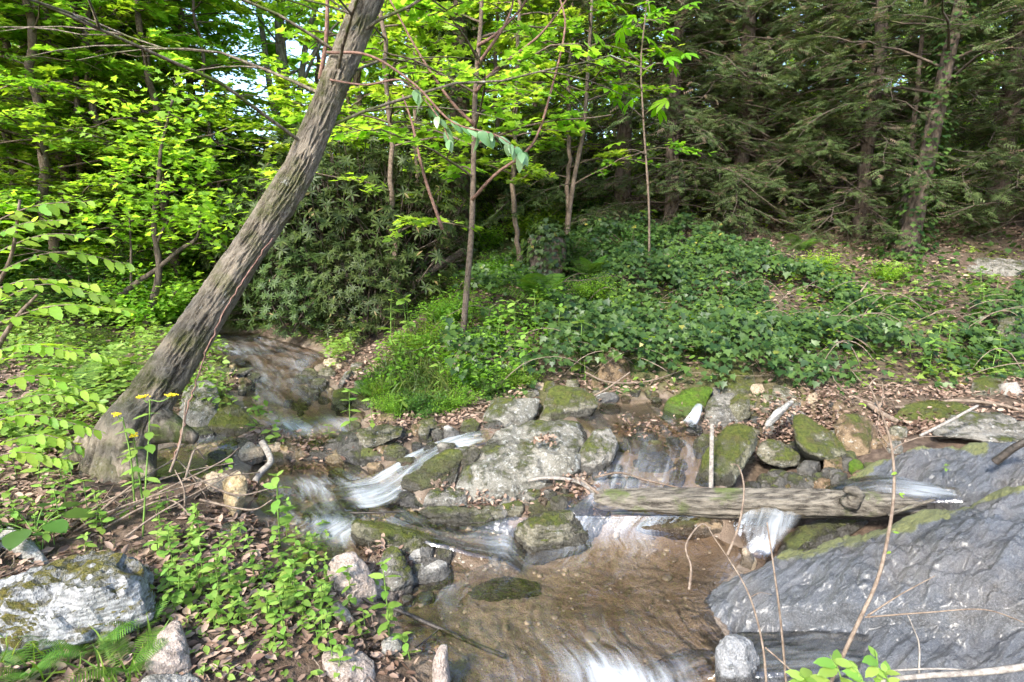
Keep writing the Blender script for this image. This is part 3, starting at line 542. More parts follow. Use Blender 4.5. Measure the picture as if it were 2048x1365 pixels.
rock('dark wet rock under the left part of the log', [(1270, 1058), (1300, 1036), (1380, 1034), (1450, 1040), (1440, 1062), (1350, 1068)], 'brown', D=.15, T=.15)
# near left stones
rock('large white gneiss boulder with brown-green moss shoulder at left margin', [(-60, 1290), (-50, 1180), (0, 1150), (120, 1122), (215, 1113), (290, 1150), (308, 1215), (300, 1250), (220, 1262), (100, 1280), (20, 1300)], 'white', D=.28, T=.4, sharp=40, amp=.06, crag=.09, level=5, ridge=[(20, 1210, .02), (230, 1180, .02)], name='boulder', cat='boulder')
rock('grey-pink block stone right of the white boulder', [(285, 1325), (300, 1285), (330, 1245), (358, 1240), (378, 1290), (384, 1330), (350, 1348), (300, 1345)], 'pink', D=.12, sharp=24)
rock('flat pale slab cut by the bottom edge below the grey-pink block', [(270, 1372), (300, 1352), (385, 1346), (400, 1360), (390, 1390), (300, 1395)], 'pale', D=.08)
rock('pale slanting slab in the herbs above the white boulder', [(-20, 1085), (10, 1052), (50, 1070), (105, 1112), (90, 1124), (30, 1105)], 'pale', D=.12)
rock('cream stone at the near water edge under the sprouting herbs', [(758, 1300), (765, 1278), (785, 1270), (805, 1288), (795, 1308)], 'pale', D=.05)
rock('pointed stone standing at the bottom of the sandy pool', [(862, 1390), (868, 1330), (880, 1300), (893, 1302), (898, 1345), (902, 1390)], 'pink', D=.08, dz=.02)
rock('grey slab among dead leaves at the lower shore', [(640, 1335), (650, 1300), (700, 1290), (745, 1320), (755, 1350), (690, 1360)], 'pink', D=.1)
rock('flat stone beneath the tan boulder', [(660, 1210), (675, 1200), (715, 1240), (705, 1252), (670, 1235)], 'pink', D=.06)
rock('thick stone knob with wet dark sides at the bottom', [(1430, 1380), (1432, 1300), (1445, 1272), (1475, 1264), (1505, 1280), (1518, 1320), (1520, 1390)], 'wetgrey', D=.06, T=.1, Y=2.0)
rock('long flat stone ledge on the leafy right hillside', [(1905, 535), (1925, 520), (2000, 517), (2080, 520), (2090, 545), (2000, 551), (1940, 545)], 'grey', D=.3, T=.2, sharp=26)
rock('moss-edged stone in the ivy at the far right margin', [(1985, 690), (1995, 640), (2030, 630), (2060, 670), (2050, 700), (2010, 706)], 'olive', D=.2)
rock('flat dark stone at the ivy foot by the right margin', (1940, 755, 2020, 790), 'olive', D=.12)

R_ = RS(77)
for lab, grp, poly, n, mks in [
  ('small angular stone in the rubble beside the cascade', 'rubble beside the cascade', (700, 850, 960, 935), 26, ('grey', 'olive', 'brown', 'dark')),
  ('small stone in the driftwood bar across the stream', 'stones of the driftwood bar', (430, 880, 690, 935), 28, ('tan', 'grey', 'ochre', 'olive')),
  ('cobble in the heap on the far shore', 'cobbles of the far shore', (580, 720, 770, 830), 26, ('olive', 'grey', 'olive', 'tan')),
  ('small dark stone between the mossy boulders above the log', 'stones between the mossy boulders', (1400, 790, 1800, 930), 44, ('dark', 'olive', 'brown', 'grey')),
  ('wet cobble in the side stream behind the log', 'cobbles of the side stream', (1190, 850, 1420, 980), 26, ('dark', 'brown', 'wetgrey')),
  ('small stone lodged around the square mossy block', 'stones around the square block', (990, 985, 1210, 1070), 22, ('grey', 'olive', 'brown')),
  ('cobble along the near edge of the sandy pool', 'cobbles along the sandy pool', (740, 1090, 900, 1220), 20, ('pale', 'grey', 'pink')),
  ('stone at the ivy foot along the far water edge', 'stones of the ivy foot', (1000, 765, 1560, 812), 30, ('olive', 'moss', 'grey', 'brown')),
  ('wet stone darkened to paint in the shade of the hollow behind the log', 'stones in the hollow behind the log', (1490, 915, 1760, 985), 26, ('dark', 'dark', 'dark', 'brown')),  # mostly near-black stones, added to put the hollow's shade into colour
  ('cobble of the left shore of the far stream', 'cobbles of the far left shore', (425, 700, 510, 800), 9, ('brown', 'dark', 'olive'))]:
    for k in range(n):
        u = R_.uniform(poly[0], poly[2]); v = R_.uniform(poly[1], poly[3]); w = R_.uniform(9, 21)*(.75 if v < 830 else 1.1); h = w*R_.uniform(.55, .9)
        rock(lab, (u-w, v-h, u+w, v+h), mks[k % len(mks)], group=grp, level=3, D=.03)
# bedrock slabs
def slab(name, label, G, m, seed, skirt=.5, amp=.03):
    G = np.array(G, float); nr, nc = G.shape[:2]; nv, nu = 150, 200
    P = at_z(G[..., 0], G[..., 1], G[..., 2])
    t = np.linspace(0, nr-1, nv); s = np.linspace(0, nc-1, nu)
    def cr(A, t, n):
        i = np.clip(t.astype(int), 0, n-2); f = (t-i).reshape(-1, *([1]*(A.ndim-1))); B = np.concatenate([2*A[:1]-A[1:2], A, 2*A[-1:]-A[-2:-1]]); a, b, c, d = B[i], B[i+1], B[i+2], B[i+3]
        return .5*((2*b)+(c-a)*f+(2*a-5*b+4*c-d)*f*f+(3*b-a-3*c+d)*f**3)
    X = cr(P, t, nr); X = cr(X.transpose(1, 0, 2), s, nc).transpose(1, 0, 2)
    Fl = np.stack([(X[..., 0]*.90+X[..., 1]*.43)*5, (-X[..., 0]*.43+X[..., 1]*.90)*26, X[..., 2]*5], -1); ff = 5.5*fbm(Fl*.55+.9*fbm(X*3, 3, 3)[..., None], 4, seed+13); X[..., 2] += .011*(np.floor(ff)+sstep(.62, .98, ff-np.floor(ff)))+.006*fbm(Fl*1.7, 3, seed+21)+amp*fbm(X*np.array([3, 3, 3]), 4, seed)+amp*.25*fbm(X*np.array([14, 22, 14]), 4, seed+3)
    q = X*np.array([5, 9, 6])+fbm(X*4, 3, seed+6)[..., None]*1.4; X[..., 2] -= amp*1.1*np.clip(.22-np.abs(fbm(q, 3, seed+7)), 0, 1)/.22*.5

    e = np.minimum.reduce([np.linspace(0, 1, nv)[:, None]*6+0*X[..., 0], (1-np.linspace(0, 1, nv))[:, None]*6+0*X[..., 0], np.linspace(0, 1, nu)[None]*8+0*X[..., 0]])
    X[..., 2] -= .05*(1-np.clip(e, 0, 1))**2
    B = np.pad(X, ((1, 1), (1, 1), (0, 0)), mode='edge')
    c = X.mean((0, 1)); rim = np.ones(B.shape[:2], bool); rim[1:-1, 1:-1] = False
    B[rim, 2] -= skirt; B[rim, :2] += (c[:2]-B[rim, :2])*.06
    return solid(name, B.reshape(-1, 3), grid_faces(*B.shape[:2]), m, label, 'bedrock', smooth=True)
def mat_wetrock():
    S = newmat('wet_bedrock'); v = S.objvec(); v1 = S.objvec()
    S.nt.nodes.active = None
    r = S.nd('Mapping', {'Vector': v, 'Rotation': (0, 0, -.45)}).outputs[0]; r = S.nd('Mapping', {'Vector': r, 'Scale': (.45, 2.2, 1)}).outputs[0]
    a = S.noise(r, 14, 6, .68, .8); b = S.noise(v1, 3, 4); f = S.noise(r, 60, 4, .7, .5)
    g2 = S.noise(r, 5, 6, .7, 1.5)
    c = S.mix(S.ramp(g2, .35, .65), (.016, .017, .019), (.062, .066, .074)); c = S.mix(S.ramp(a, .56, .70, 0, .6), c, (.095, .096, .10)); c = S.mix(S.ramp(a, .44, .34, 0, .75), c, (.025, .024, .024)); c = S.mix(S.ramp(b, .45, .62, 0, .5), c, (.085, .07, .055))  # pale streaks put sky glints of the wet rock into its base colour
    vc = S.nd('TexVoronoi', {'Vector': S.nd('VectorMath', {0: r, 1: S.nd('VectorMath', {0: S.nd('TexNoise', {'Vector': v1, 'Scale': 5., 'Detail': 4.}).outputs['Color'], 'Scale': .35}, operation='SCALE').outputs[0]}, operation='ADD').outputs[0], 'Scale': 3.}, feature='DISTANCE_TO_EDGE').outputs['Distance']; c = S.mix(S.math('MULTIPLY', S.ramp(vc, .02, .0, 0, .8), S.ramp(b, .5, .62)), c, (.014, .013, .013))
    g3 = S.noise(v1, 170, 3, .75); c = S.mix(S.ramp(g3, .52, .66, 0, .7), c, (.17, .17, .165)); c = S.mix(S.ramp(g3, .47, .36, 0, .7), c, (.012, .012, .012))
    edge = attr(S, 'moss').outputs['Fac']
    mk = S.ramp(S.math('ADD', edge, S.math('MULTIPLY', S.math('SUBTRACT', S.noise(v1, 8, 5, .7), .5), 1.2)), .5, .62)
    mc = S.mix(S.ramp(S.noise(v1, 70, 4, .75), .35, .65), (.045, .055, .014), (.115, .115, .03)); c = S.mix(mk, c, mc)
    p = S.nd('BsdfPrincipled', {'Base Color': c, 'Roughness': S.ramp(mk, 0, 1, .46, .9), 'Specular IOR Level': .8, 'Coat Weight': S.ramp(mk, 0, 1, .3, 0.), 'Coat Roughness': .3, 'Normal': S.bump(S.math('ADD', a, S.math('ADD', S.math('MULTIPLY', g2, 1.2), S.math('ADD', S.math('ADD', S.math('MULTIPLY', f, .3), S.math('MULTIPLY', g3, .35)), S.math('MULTIPLY', S.ramp(vc, 0, .03, 0, .3), S.ramp(b, .5, .62))))), .7, .03)})
    return S.finish(p.outputs[0])
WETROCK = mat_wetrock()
def moss_attr(o, pts, rad):
    me = o.data; V = np.empty(len(me.vertices)*3, np.float32); me.vertices.foreach_get('co', V); V = V.reshape(-1, 3)+np.array(o.location)
    u, v = proj(V); m = np.zeros(len(V))
    for (a, b), (c, d) in zip(pts[:-1], pts[1:]):
        q = np.stack([u-a, v-b], -1); e = np.array([c-a, d-b], float); t = np.clip(q@e/(e@e), 0, 1); m = np.maximum(m, 1-np.linalg.norm(q-t[:, None]*e, axis=1)/rad)
    me.attributes.new('moss', 'FLOAT', 'POINT').data.foreach_set('value', np.clip(m, 0, 1).astype(np.float32))
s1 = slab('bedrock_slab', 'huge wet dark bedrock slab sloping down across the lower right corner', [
 [(1565, 1100, .15), (1650, 1075, .24), (1740, 1048, .33), (1900, 1003, .47), (2060, 948, .60), (2320, 890, .75)],
 [(1500, 1135, .12), (1600, 1120, .22), (1730, 1100, .31), (1900, 1065, .43), (2060, 1020, .52), (2340, 980, .65)],
 [(1430, 1160, .08), (1560, 1160, .17), (1720, 1150, .26), (1890, 1130, .35), (2065, 1100, .44), (2380, 1060, .55)],
 [(1402, 1190, .05), (1530, 1205, .11), (1700, 1205, .19), (1880, 1200, .26), (2070, 1185, .34), (2420, 1160, .45)],
 [(1395, 1245, -.02), (1520, 1250, .03), (1700, 1255, .09), (1880, 1265, .15), (2090, 1265, .20), (2450, 1260, .3)],
 [(1385, 1300, -.07), (1520, 1308, -.02), (1700, 1315, .045), (1880, 1325, .10), (2100, 1330, .155), (2480, 1330, .26)],
 [(1380, 1430, -.18), (1520, 1440, -.12), (1700, 1450, -.05), (1880, 1455, .0), (2120, 1460, .05), (2500, 1470, .15)]], WETROCK, 4)
moss_attr(s1, [(1570, 1105), (1740, 1055), (1820, 1040), (1900, 1008), (2060, 955)], 46)
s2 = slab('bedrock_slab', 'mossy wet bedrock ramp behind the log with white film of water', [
 [(1690, 945, .30), (1780, 898, .46), (1850, 880, .53), (1950, 872, .57), (2060, 868, .60), (2300, 850, .65)],
 [(1680, 962, .28), (1770, 925, .41), (1850, 910, .47), (1950, 900, .52), (2060, 895, .56), (2300, 880, .62)],
 [(1665, 978, .25), (1760, 958, .34), (1850, 945, .41), (1950, 935, .47), (2060, 920, .53), (2300, 910, .6)],
 [(1650, 990, .22), (1750, 985, .28), (1850, 985, .33), (1940, 975, .40), (2060, 950, .48), (2300, 930, .56)],
 [(1645, 1010, .15), (1750, 1015, .19), (1850, 1020, .24), (1940, 1005, .33), (2060, 975, .43), (2300, 950, .52)]], WETROCK, 8, amp=.025)
moss_attr(s2, [(1650, 985), (1700, 950), (1800, 890), (1900, 880), (1960, 895)], 34)
for k, rows in {'sheet': [(1925, 1004, 1910, 976, .405, .5), (1860, 1004, 1850, 965, .375, .7), (1790, 1000, 1775, 950, .345, .65), (1720, 1000, 1700, 958, .30, .55), (1655, 1004, 1650, 978, .25, .7)],
                'fall': [(1615, 1028, 1466, 1030, .275, .6), (1606, 1042, 1468, 1044, .235, .8), (1585, 1066, 1474, 1062, .17, .75), (1562, 1092, 1486, 1084, .10, .7), (1545, 1116, 1490, 1106, .05, .9), (1530, 1130, 1478, 1122, .03, .4)],
                'film': [(1720, 1345, 1740, 1268, .082, .3), (1620, 1345, 1640, 1258, .05, .4), (1520, 1350, 1540, 1258, .02, .45), (1440, 1350, 1450, 1262, -.018, .55), (1370, 1365, 1370, 1290, -.05, .7), (1300, 1400, 1290, 1330, -.08, .6)],
                'spill': [(1408, 812, 1386, 812, .53, .8), (1404, 830, 1376, 832, .495, 1.), (1398, 848, 1362, 846, .452, .9), (1395, 862, 1340, 856, .445, .4)]}.items():
    n, m = 40, 36
    R = resample(rows, n); L = at_z(R[:, 0], R[:, 1], R[:, 4]); Q = at_z(R[:, 2], R[:, 3], R[:, 4]); s = np.linspace(0, 1, m)
    P = L[:, None]*(1-s)[None, :, None]+Q[:, None]*s[None, :, None]
    if k != 'film': P[..., 2] += .03*np.sin(s*pi)[None]
    runs[k] = dict(P=P, foam=np.repeat(np.clip(R[:, 5:6], 0, 1), m, 1), s=np.repeat(s[None], n, 0))
water('sheet_water', 'sheet', 'thin white sheet of water sliding over the bedrock ramp', .02)
water('fall_water', 'fall', 'white fan-shaped waterfall dropping under the log', .03)
water('film_water', 'film', 'streaky water film running over the slab at lower right')
water('spill_water', 'spill', 'small white spill beside the bright green mossy mound', .02)

# pebbles and gravel of the bed
def pebbles():
    R = RS(5); V0, F0 = ICO[1]; n = 2600
    keys = list(WATER); Ps = []
    for k in keys:
        P = runs[k]['P']; m = 300 if k in ('lower', 'pool') else 240
        i = R.randint(0, P.shape[0]-1, m); j = R.randint(0, P.shape[1]-1, m); Ps.append(P[i, j]+np.c_[R.randn(m)*.05, R.randn(m)*.05, np.zeros(m)])
    P = np.vstack(Ps); n = len(P); P[:, 2] = hz(P[:, 0], P[:, 1])
    s = np.exp(R.randn(n)*.55)*.0085; sc3 = s[:, None]*R.uniform(.6, 1.3, (n, 3))*np.array([1, 1, .55]); a = R.rand(n)*6.28
    W = V0[None]*sc3[:, None]; W = W*(1+.25*fbm(V0[None]*1.3+R.rand(n, 1, 3)*40, 2, 2))[..., None]
    x = W[..., 0]*np.cos(a)[:, None]-W[..., 1]*np.sin(a)[:, None]; y = W[..., 0]*np.sin(a)[:, None]+W[..., 1]*np.cos(a)[:, None]
    W = np.stack([x, y, W[..., 2]], -1)+P[:, None]
    F = (F0[None]+(np.arange(n)*len(V0))[:, None, None]).reshape(-1, 3)
    S = newmat('stream_pebbles'); r = attr(S, 'rnd').outputs['Fac']; c = S.mix(r, (.07, .05, .035), (.33, .27, .20)); c = S.mix(S.ramp(S.noise(S.objvec(rand=False), 90, 3), .4, .7, 0, .5), c, (.18, .17, .15))
    S.finish(S.nd('BsdfPrincipled', {'Base Color': c, 'Roughness': .5}).outputs[0])
    solid('gravel', W.reshape(-1, 3), F, S.mat, 'small brown and grey pebbles in the stream bed', kind='stuff', base=np.zeros(3), smooth=True, rnd=np.repeat(R.rand(n), len(V0)))
pebbles()

# ------------------------------------------------------------------ tubes: logs, trunks, sticks
def spline(P, n):
    P = np.asarray(P, float); return resample(P, n) if len(P) > 2 else np.linspace(P[0], P[-1], n)
def tube(P, r, seg=8, cap=True, seed=0, rough=0., freq=6., ridge=None):
    P = np.asarray(P, float); n = len(P); r = np.broadcast_to(np.asarray(r, float), (n,)); T = nrm(np.gradient(P, axis=0))
    ref = np.array([0, 0, 1.]) if abs(T[:, 2]).mean() < .8 else np.array([1., 0, 0])
    A = nrm(np.cross(T, ref)); B = np.cross(T, A); a = np.linspace(0, 2*pi, seg, endpoint=False)
    D = A[:, None]*np.cos(a)[None, :, None]+B[:, None]*np.sin(a)[None, :, None]; rr = np.repeat(r[:, None], seg, 1)
    if rough: rr = rr*(1+rough*fbm(P[:, None]*freq+D*1.2+seed, 3, seed))
    if ridge is not None:
        L = np.concatenate([[0], np.cumsum(np.linalg.norm(np.diff(P, axis=0), axis=1))]); rr = rr+ridge(a[None]+0*rr, L[:, None]+0*rr, D)
    V = (P[:, None]+D*rr[..., None]).reshape(-1, 3); i = np.arange(n*seg).reshape(n, seg); j = np.roll(i, -1, 1)
    F = [np.stack([i[:-1], j[:-1], j[1:], i[1:]], -1).reshape(-1, 4)]
    if cap:
        V = np.vstack([V, P[:1], P[-1:]]); k = n*seg
        F.append(np.vstack([np.stack([j[0], i[0], np.full(seg, k)], -1), np.stack([i[-1], j[-1], np.full(seg, k+1)], -1)]))
    return V, F
def merge(parts):
    Vs, Q, T, k = [], [], [], 0
    for V, F in parts:
        Vs.append(V)
        for f in (F if isinstance(F, list) else [F]): (Q if f.shape[1] == 4 else T).append(f+k)
        k += len(V)
    return np.vstack(Vs), [np.vstack(x) for x in (Q, T) if x]
def px(pts):                                     # [(u, v, Y)...] -> points
    a = np.array(pts, float); return at_y(a[:, 0], a[:, 1], a[:, 2])

BK = {
 'lean': mat_bark('ridged_bark', (.055, .043, .030), (.20, .165, .125), .6, .55, (1, 1, .22), 34., 1.),
 'grey': mat_bark('grey_bark', (.10, .09, .075), (.24, .22, .19), .2, .6, (1, 1, .3), 26.),
 'dark': mat_bark('dark_bark', (.035, .026, .02), (.11, .085, .065), .15, .1, (1, 1, .3), 30.),
 'twig': mat_bark('twig_bark', (.07, .05, .035), (.16, .12, .09), .1, .2, (1, 1, 1), 40., .3),
 'red': mat_bark('reddish_twig_bark', (.10, .055, .04), (.22, .13, .10), 0, .1, (1, 1, 1), 40., .3),
 'log': mat_bark('weathered_log_wood', (.038, .032, .025), (.165, .145, .115), .4, .3, (.16, 1, 1), 46., 1.),
 'dry': mat_bark('dry_cane', (.095, .068, .05), (.19, .148, .112), 0, .1, (1, 1, 1), 50., .2),
 'pale': mat_bark('bleached_stick', (.12, .105, .09), (.25, .225, .195), 0, .3, (1, 1, 1), 50., .2),
 'black': mat_bark('wet_black_stick', (.02, .017, .015), (.06, .05, .042), 0, 0, (1, 1, 1), 40., .3, wet=.4),
 'stem': mat_plain('green_stem', (.10, .17, .03), .6),
}
# fallen log
lp = spline(px([(1188, 1004, 3.12), (1300, 1003, 3.08), (1450, 1006, 3.02), (1600, 1008, 2.95), (1720, 1008, 2.87), (1850, 1014, 2.78)]), 150)
lr = np.interp(np.linspace(0, 1, 150), [0, .03, .2, .6, .85, 1], [.045, .066, .072, .070, .066, .03])
def log_ridge(a, L, D): return .016*fbm(np.stack([np.cos(a)*3.2, np.sin(a)*3.2, L*1.1], -1), 4, 12)+.011*np.abs(fbm(np.stack([np.cos(a)*5, np.sin(a)*5, L*.8], -1), 3, 15))
V, F = tube(lp, lr, 56, seed=3, rough=.08, ridge=log_ridge)
log = thing('fallen_log', 'weathered mossy log lying across the stream above the sandy pool', 'log', (lp[0][0], lp[0][1], lp[0][2]-.07))
lb = np.array(log.location)
obj('trunk', mesh('trunk', V-lb, F, BK['log'], smooth=True), log)
k0 = px([(1700, 1005, 2.84), (1712, 985, 2.8), (1690, 980, 2.78)]); V, F = tube(spline(k0, 12), np.linspace(.05, .014, 12), 12, seed=9, rough=.5, freq=30)
obj('knot', mesh('knot', V-lb, F, BK['log'], smooth=True), log)
k0 = px([(1775, 1030, 2.74), (1850, 1005, 2.7), (1870, 1000, 2.7)]); V, F = tube(spline(k0, 12), np.linspace(.012, .005, 12), 8, seed=9, rough=.2)
obj('branch_stub', mesh('branch_stub', V-lb, F, BK['log'], smooth=True), log)
# ------------------------------------------------------------------ leaves
def leaf_tpl(kind):
    if kind == 'quad':     V = [(0, 0, 0), (.5, .30, .04), (1, 0, -.06), (.5, -.30, .04)]; F = [(0, 1, 2), (0, 2, 3)]
    elif kind == 'ovate':
        V = [(0, 0, 0), (.25, .20, .05), (.5, .27, .05), (.78, .16, .02), (1, 0, -.08), (.78, -.16, .02), (.5, -.27, .05), (.25, -.20, .05), (.5, 0, -.01)]
        F = [(8, 0, 1), (8, 1, 2), (8, 2, 3), (8, 3, 4), (8, 4, 5), (8, 5, 6), (8, 6, 7), (8, 7, 0)]
    elif kind == 'lance':
        V = [(0, 0, 0), (.35, .12, .02), (.7, .11, .0), (1, 0, -.1), (.7, -.11, 0), (.35, -.12, .02), (.5, 0, -.02)]
        F = [(6, 0, 1), (6, 1, 2), (6, 2, 3), (6, 3, 4), (6, 4, 5), (6, 5, 0)]
    elif kind in ('ivy', 'maple'):
        A = [(0, 0), (.10, .22), (-.02, .48), (.32, .36), (.50, .52), (.56, .24), (1, 0)] if kind == 'ivy' else [(0, 0), (.02, .16), (.0, .52), (.22, .30), (.52, .62), (.52, .26), (.66, .24), (1, 0)]
        P = A+[(x, -y) for x, y in A[-2:0:-1]]; V = [(x, y, .10*abs(y)-.12*max(0, x-.6)) for x, y in P]+[(.35, 0, -.02)]; n = len(P); F = [(n, i, (i+1) % n) for i in range(n)]
    elif kind == 'dead':   V = [(0, 0, .02), (.3, .22, .14), (.7, .18, .16), (1, 0, .05), (.7, -.2, .10), (.3, -.22, .05), (.5, 0, -.02)]; F = [(6, 0, 1), (6, 1, 2), (6, 2, 3), (6, 3, 4), (6, 4, 5), (6, 5, 0)]
    elif kind == 'blade':  V = [(0, .03, 0), (0, -.03, 0), (.4, .03, .02), (.4, -.03, .02), (.75, .02, -.05), (.75, -.02, -.05), (1, 0, -.2)]; F = [(0, 1, 3), (0, 3, 2), (2, 3, 5), (2, 5, 4), (4, 5, 6)]
    elif kind == 'spray':  # a flat evergreen twig with short side needles
        V, F = [], []
        for i, x in enumerate(np.linspace(.0, .85, 5)):
            w = .30*(1-.75*x)+.05
            for s in (1, -1): k = len(V); V += [(x, 0, 0), (x+.16, 0, 0), (x+.24, s*w, -.06-.10*x)]; F.append((k, k+1, k+2))
    elif kind == 'buckeye':
        V, F = [], []
        for a, l in ((-1.25, .62), (-.62, .88), (0, 1.), (.62, .88), (1.25, .62)):
            k = len(V); c, s = cos(a), sin(a)
            for x, y, z in [(0.02, 0, 0), (.45, .13, .0), (.72, .16, -.06), (1, 0, -.22), (.72, -.16, -.06), (.45, -.13, .0), (.6, 0, -.06)]: V.append((l*(x*c-y*s), l*(x*s+y*c), l*z))
            F += [(k+6, k+i, k+(i+1) % 6) for i in range(6)]
    elif kind == 'pinna':  V = [(0, .035, 0), (0, -.035, 0), (.6, .05, -.02), (.6, -.05, -.02), (1, 0, -.08)]; F = [(0, 1, 3), (0, 3, 2), (2, 3, 4)]
    return np.array(V, float), np.array(F, int)
TPL = {k: leaf_tpl(k) for k in ('quad', 'ovate', 'lance', 'ivy', 'maple', 'dead', 'blade', 'spray', 'buckeye', 'pinna')}
def leaves(kind, P, X, N, S, R, rnd=None):
    """many leaves as one mesh: P base, X direction, N upper side, S length"""
    T, F = TPL[kind]; X = nrm(X); Yv = nrm(np.cross(N, X)); Z = np.cross(X, Yv); n = len(P); S = np.broadcast_to(S, (n,))
    V = P[:, None]+S[:, None, None]*(T[None, :, 0:1]*X[:, None]+T[None, :, 1:2]*Yv[:, None]+T[None, :, 2:3]*Z[:, None])
    FF = (F[None]+(np.arange(n)*len(T))[:, None, None]).reshape(-1, 3)
    return V.reshape(-1, 3), FF, np.repeat(R.rand(n) if rnd is None else rnd, len(T))
def cat_leaves(L):
    k = 0; Vs, Fs, Rs = [], [], []
    for V, F, r in L: Vs.append(V); Fs.append(F+k); Rs.append(r); k += len(V)
    return np.vstack(Vs), np.vstack(Fs), np.concatenate(Rs)
LM = {
 'lime': mat_leaf('sunny_lime_leaf', (.15, .29, .035), (.36, .51, .08), .64, .5, warm=1.5),
 'mid': mat_leaf('spring_green_leaf', (.095, .205, .024), (.22, .36, .045), .58, .5, warm=1.45),
 'herb': mat_leaf('herb_leaf', (.12, .23, .035), (.26, .38, .075), .45, .5),
 'fern': mat_leaf('fern_leaf', (.06, .15, .02), (.13, .24, .03), .45, .55),
 'rhodo': mat_leaf('rhododendron_leaf', (.020, .038, .009), (.055, .080, .018), .2, .5, .22, dead=((.16, .12, .05), .985)),
 'ivy': mat_leaf('ivy_leaf', (.012, .031, .007), (.058, .095, .018), .2, .45, .3, dead=((.32, .25, .05), .992)),
 'cedar': mat_leaf('cedar_spray', (.038, .070, .020), (.12, .165, .055), .42, .6, .3, dead=((.18, .13, .085), .92)),
 'shade': mat_leaf('shaded_green_leaf', (.035, .085, .016), (.08, .15, .025), .4, .5),
 'big': mat_leaf('large_glaucous_leaf', (.10, .21, .07), (.22, .34, .17), .4, .35, .6),
 'buck': mat_leaf('buckeye_leaf', (.10, .26, .012), (.17, .36, .018), .55, .45),
 'grass': mat_leaf('grass_blade', (.08, .16, .02), (.20, .27, .05), .4, .5),
 'dead': mat_leaf('dead_leaf', (.10, .06, .04), (.34, .245, .18), .12, .7, .2, warm=1.),
 'tuft': mat_leaf('wild_grass_blade', (.045, .085, .014), (.14, .165, .04), .35, .5),
}
def up_normals(n, R, tilt=.45): return nrm(np.c_[R.randn(n)*tilt, R.randn(n)*tilt, np.ones(n)])
def rot2(v, a):
    c, s = np.cos(a), np.sin(a); return np.stack([v[..., 0]*c-v[..., 1]*s, v[..., 0]*s+v[..., 1]*c, v[..., 2]], -1)

LM['moss'] = mat_leaf('moss_blade', (.032, .048, .009), (.125, .135, .024), .3, .7, .1)
for o, P, N in MOSSY:
    R = RS(len(P)); n = len(P); Lv = leaves('blade', P-N*.003, N*.9+R.randn(n, 3)*.55, R.randn(n, 3), R.uniform(.010, .022, n), R)
    tag(obj('moss', mesh('moss', *Lv[:2], LM['moss'], rnd=Lv[2]), o), kind='stuff')
# ------------------------------------------------------------------ trees
def gen_tree(seed, H, bole, spread, nlimb, per, size, kind='quad', r0=.12, rise=.5, droop=.25, wander=.3, flat=.35, trunk=None, sub=7, top=.35, rtop=.012, seg=10):
    """trunk, limbs and crown of a broadleaved tree standing at the origin"""
    R = RS(seed); n = 40
    if trunk is None:
        z = np.linspace(0, H, n); w = np.cumsum(R.randn(n, 2)*wander*H/n*.5, 0); trunk = np.c_[w-w[0], z]
    else: n = len(trunk); H = trunk[-1, 2]
    rt = r0*np.linspace(1, 0, n)**.75+rtop; rt[:2] *= 1.25
    TV = tube(trunk, rt, seg, seed=seed, rough=.10, freq=5)
    br, P, X = [], [], []
    hz_ = np.sort(bole+(1-bole)*R.rand(nlimb)**.9*.99); az = np.arange(nlimb)*2.39996+R.rand()*6
    for h, a in zip(hz_, az):
        i = min(n-1, int(h*(n-1))); p0 = trunk[i]; t = (h-bole)/(1-bole+1e-6); L = spread*(1-(1-top)*t)*R.uniform(.75, 1.15)
        s = np.linspace(0, 1, 9)[:, None]; d = np.array([cos(a), sin(a), 0.]); bend = R.randn()*.35
        Q = p0+s*L*d+np.array([0, 0, 1.])*L*(rise*s-droop*s**2)+np.array([-sin(a), cos(a), 0])*bend*L*s**2*.5+R.randn(9, 3)*.02*L*s
        br.append(tube(Q, np.linspace(max(.25*rt[i], .012), .004, 9), 5, cap=False))
        for k in range(sub):
            f = R.uniform(.2, 1.); q = Q[min(8, int(f*8.99))]; a2 = a+R.choice([-1, 1])*R.uniform(.4, 1.2); l2 = L*R.uniform(.22, .5)*(1.15-.5*f)
            d2 = np.array([cos(a2), sin(a2), R.uniform(-.1, .35)]); s2 = np.linspace(0, 1, 5)[:, None]; q2 = q+s2*l2*d2-np.array([0, 0, 1.])*l2*.22*s2**2
            br.append(tube(q2, np.linspace(.008, .0025, 5), 3, cap=False))
            m = per; ss = R.uniform(.08, 1.05, m)[:, None]; c = q+ss*l2*d2-np.array([0, 0, 1.])*l2*.22*ss**2+R.randn(m, 3)*np.array([.10, .10, .035])*(l2*.6+.15)
            ax = R.uniform(-1.3, 1.3, m); P.append(c); X.append(rot2(np.repeat(d2[None], m, 0), ax)+np.c_[np.zeros((m, 2)), R.uniform(-.5, .1, m)])
    P = np.vstack(P); X = np.vstack(X); m = len(P); lv = leaves(kind, P, X, up_normals(m, R, flat), size*R.uniform(.65, 1.2, m), R)
    return TV, merge(br), lv
def tree_meshes(name, g, bark, leafm):
    (tv, tf), (bv, bf), (lv, lf, lr) = g
    return mesh(name+'_trunk', tv, tf, BK[bark], smooth=True), mesh(name+'_limbs', bv, bf, BK[bark], smooth=True), mesh(name+'_crown', lv, lf, LM[leafm], rnd=lr)
def put_tree(name, label, M, x, y, rz=0, s=1, group=None, cat='tree', dz=-.05):
    t = thing(name, label, cat, (x, y, float(hz(x, y))+dz), group, rz, s)
    for nm, me in zip(('trunk', 'branches', 'crown'), M): tag(obj(nm, me, t), kind=None if nm == 'trunk' else 'stuff')
    return t

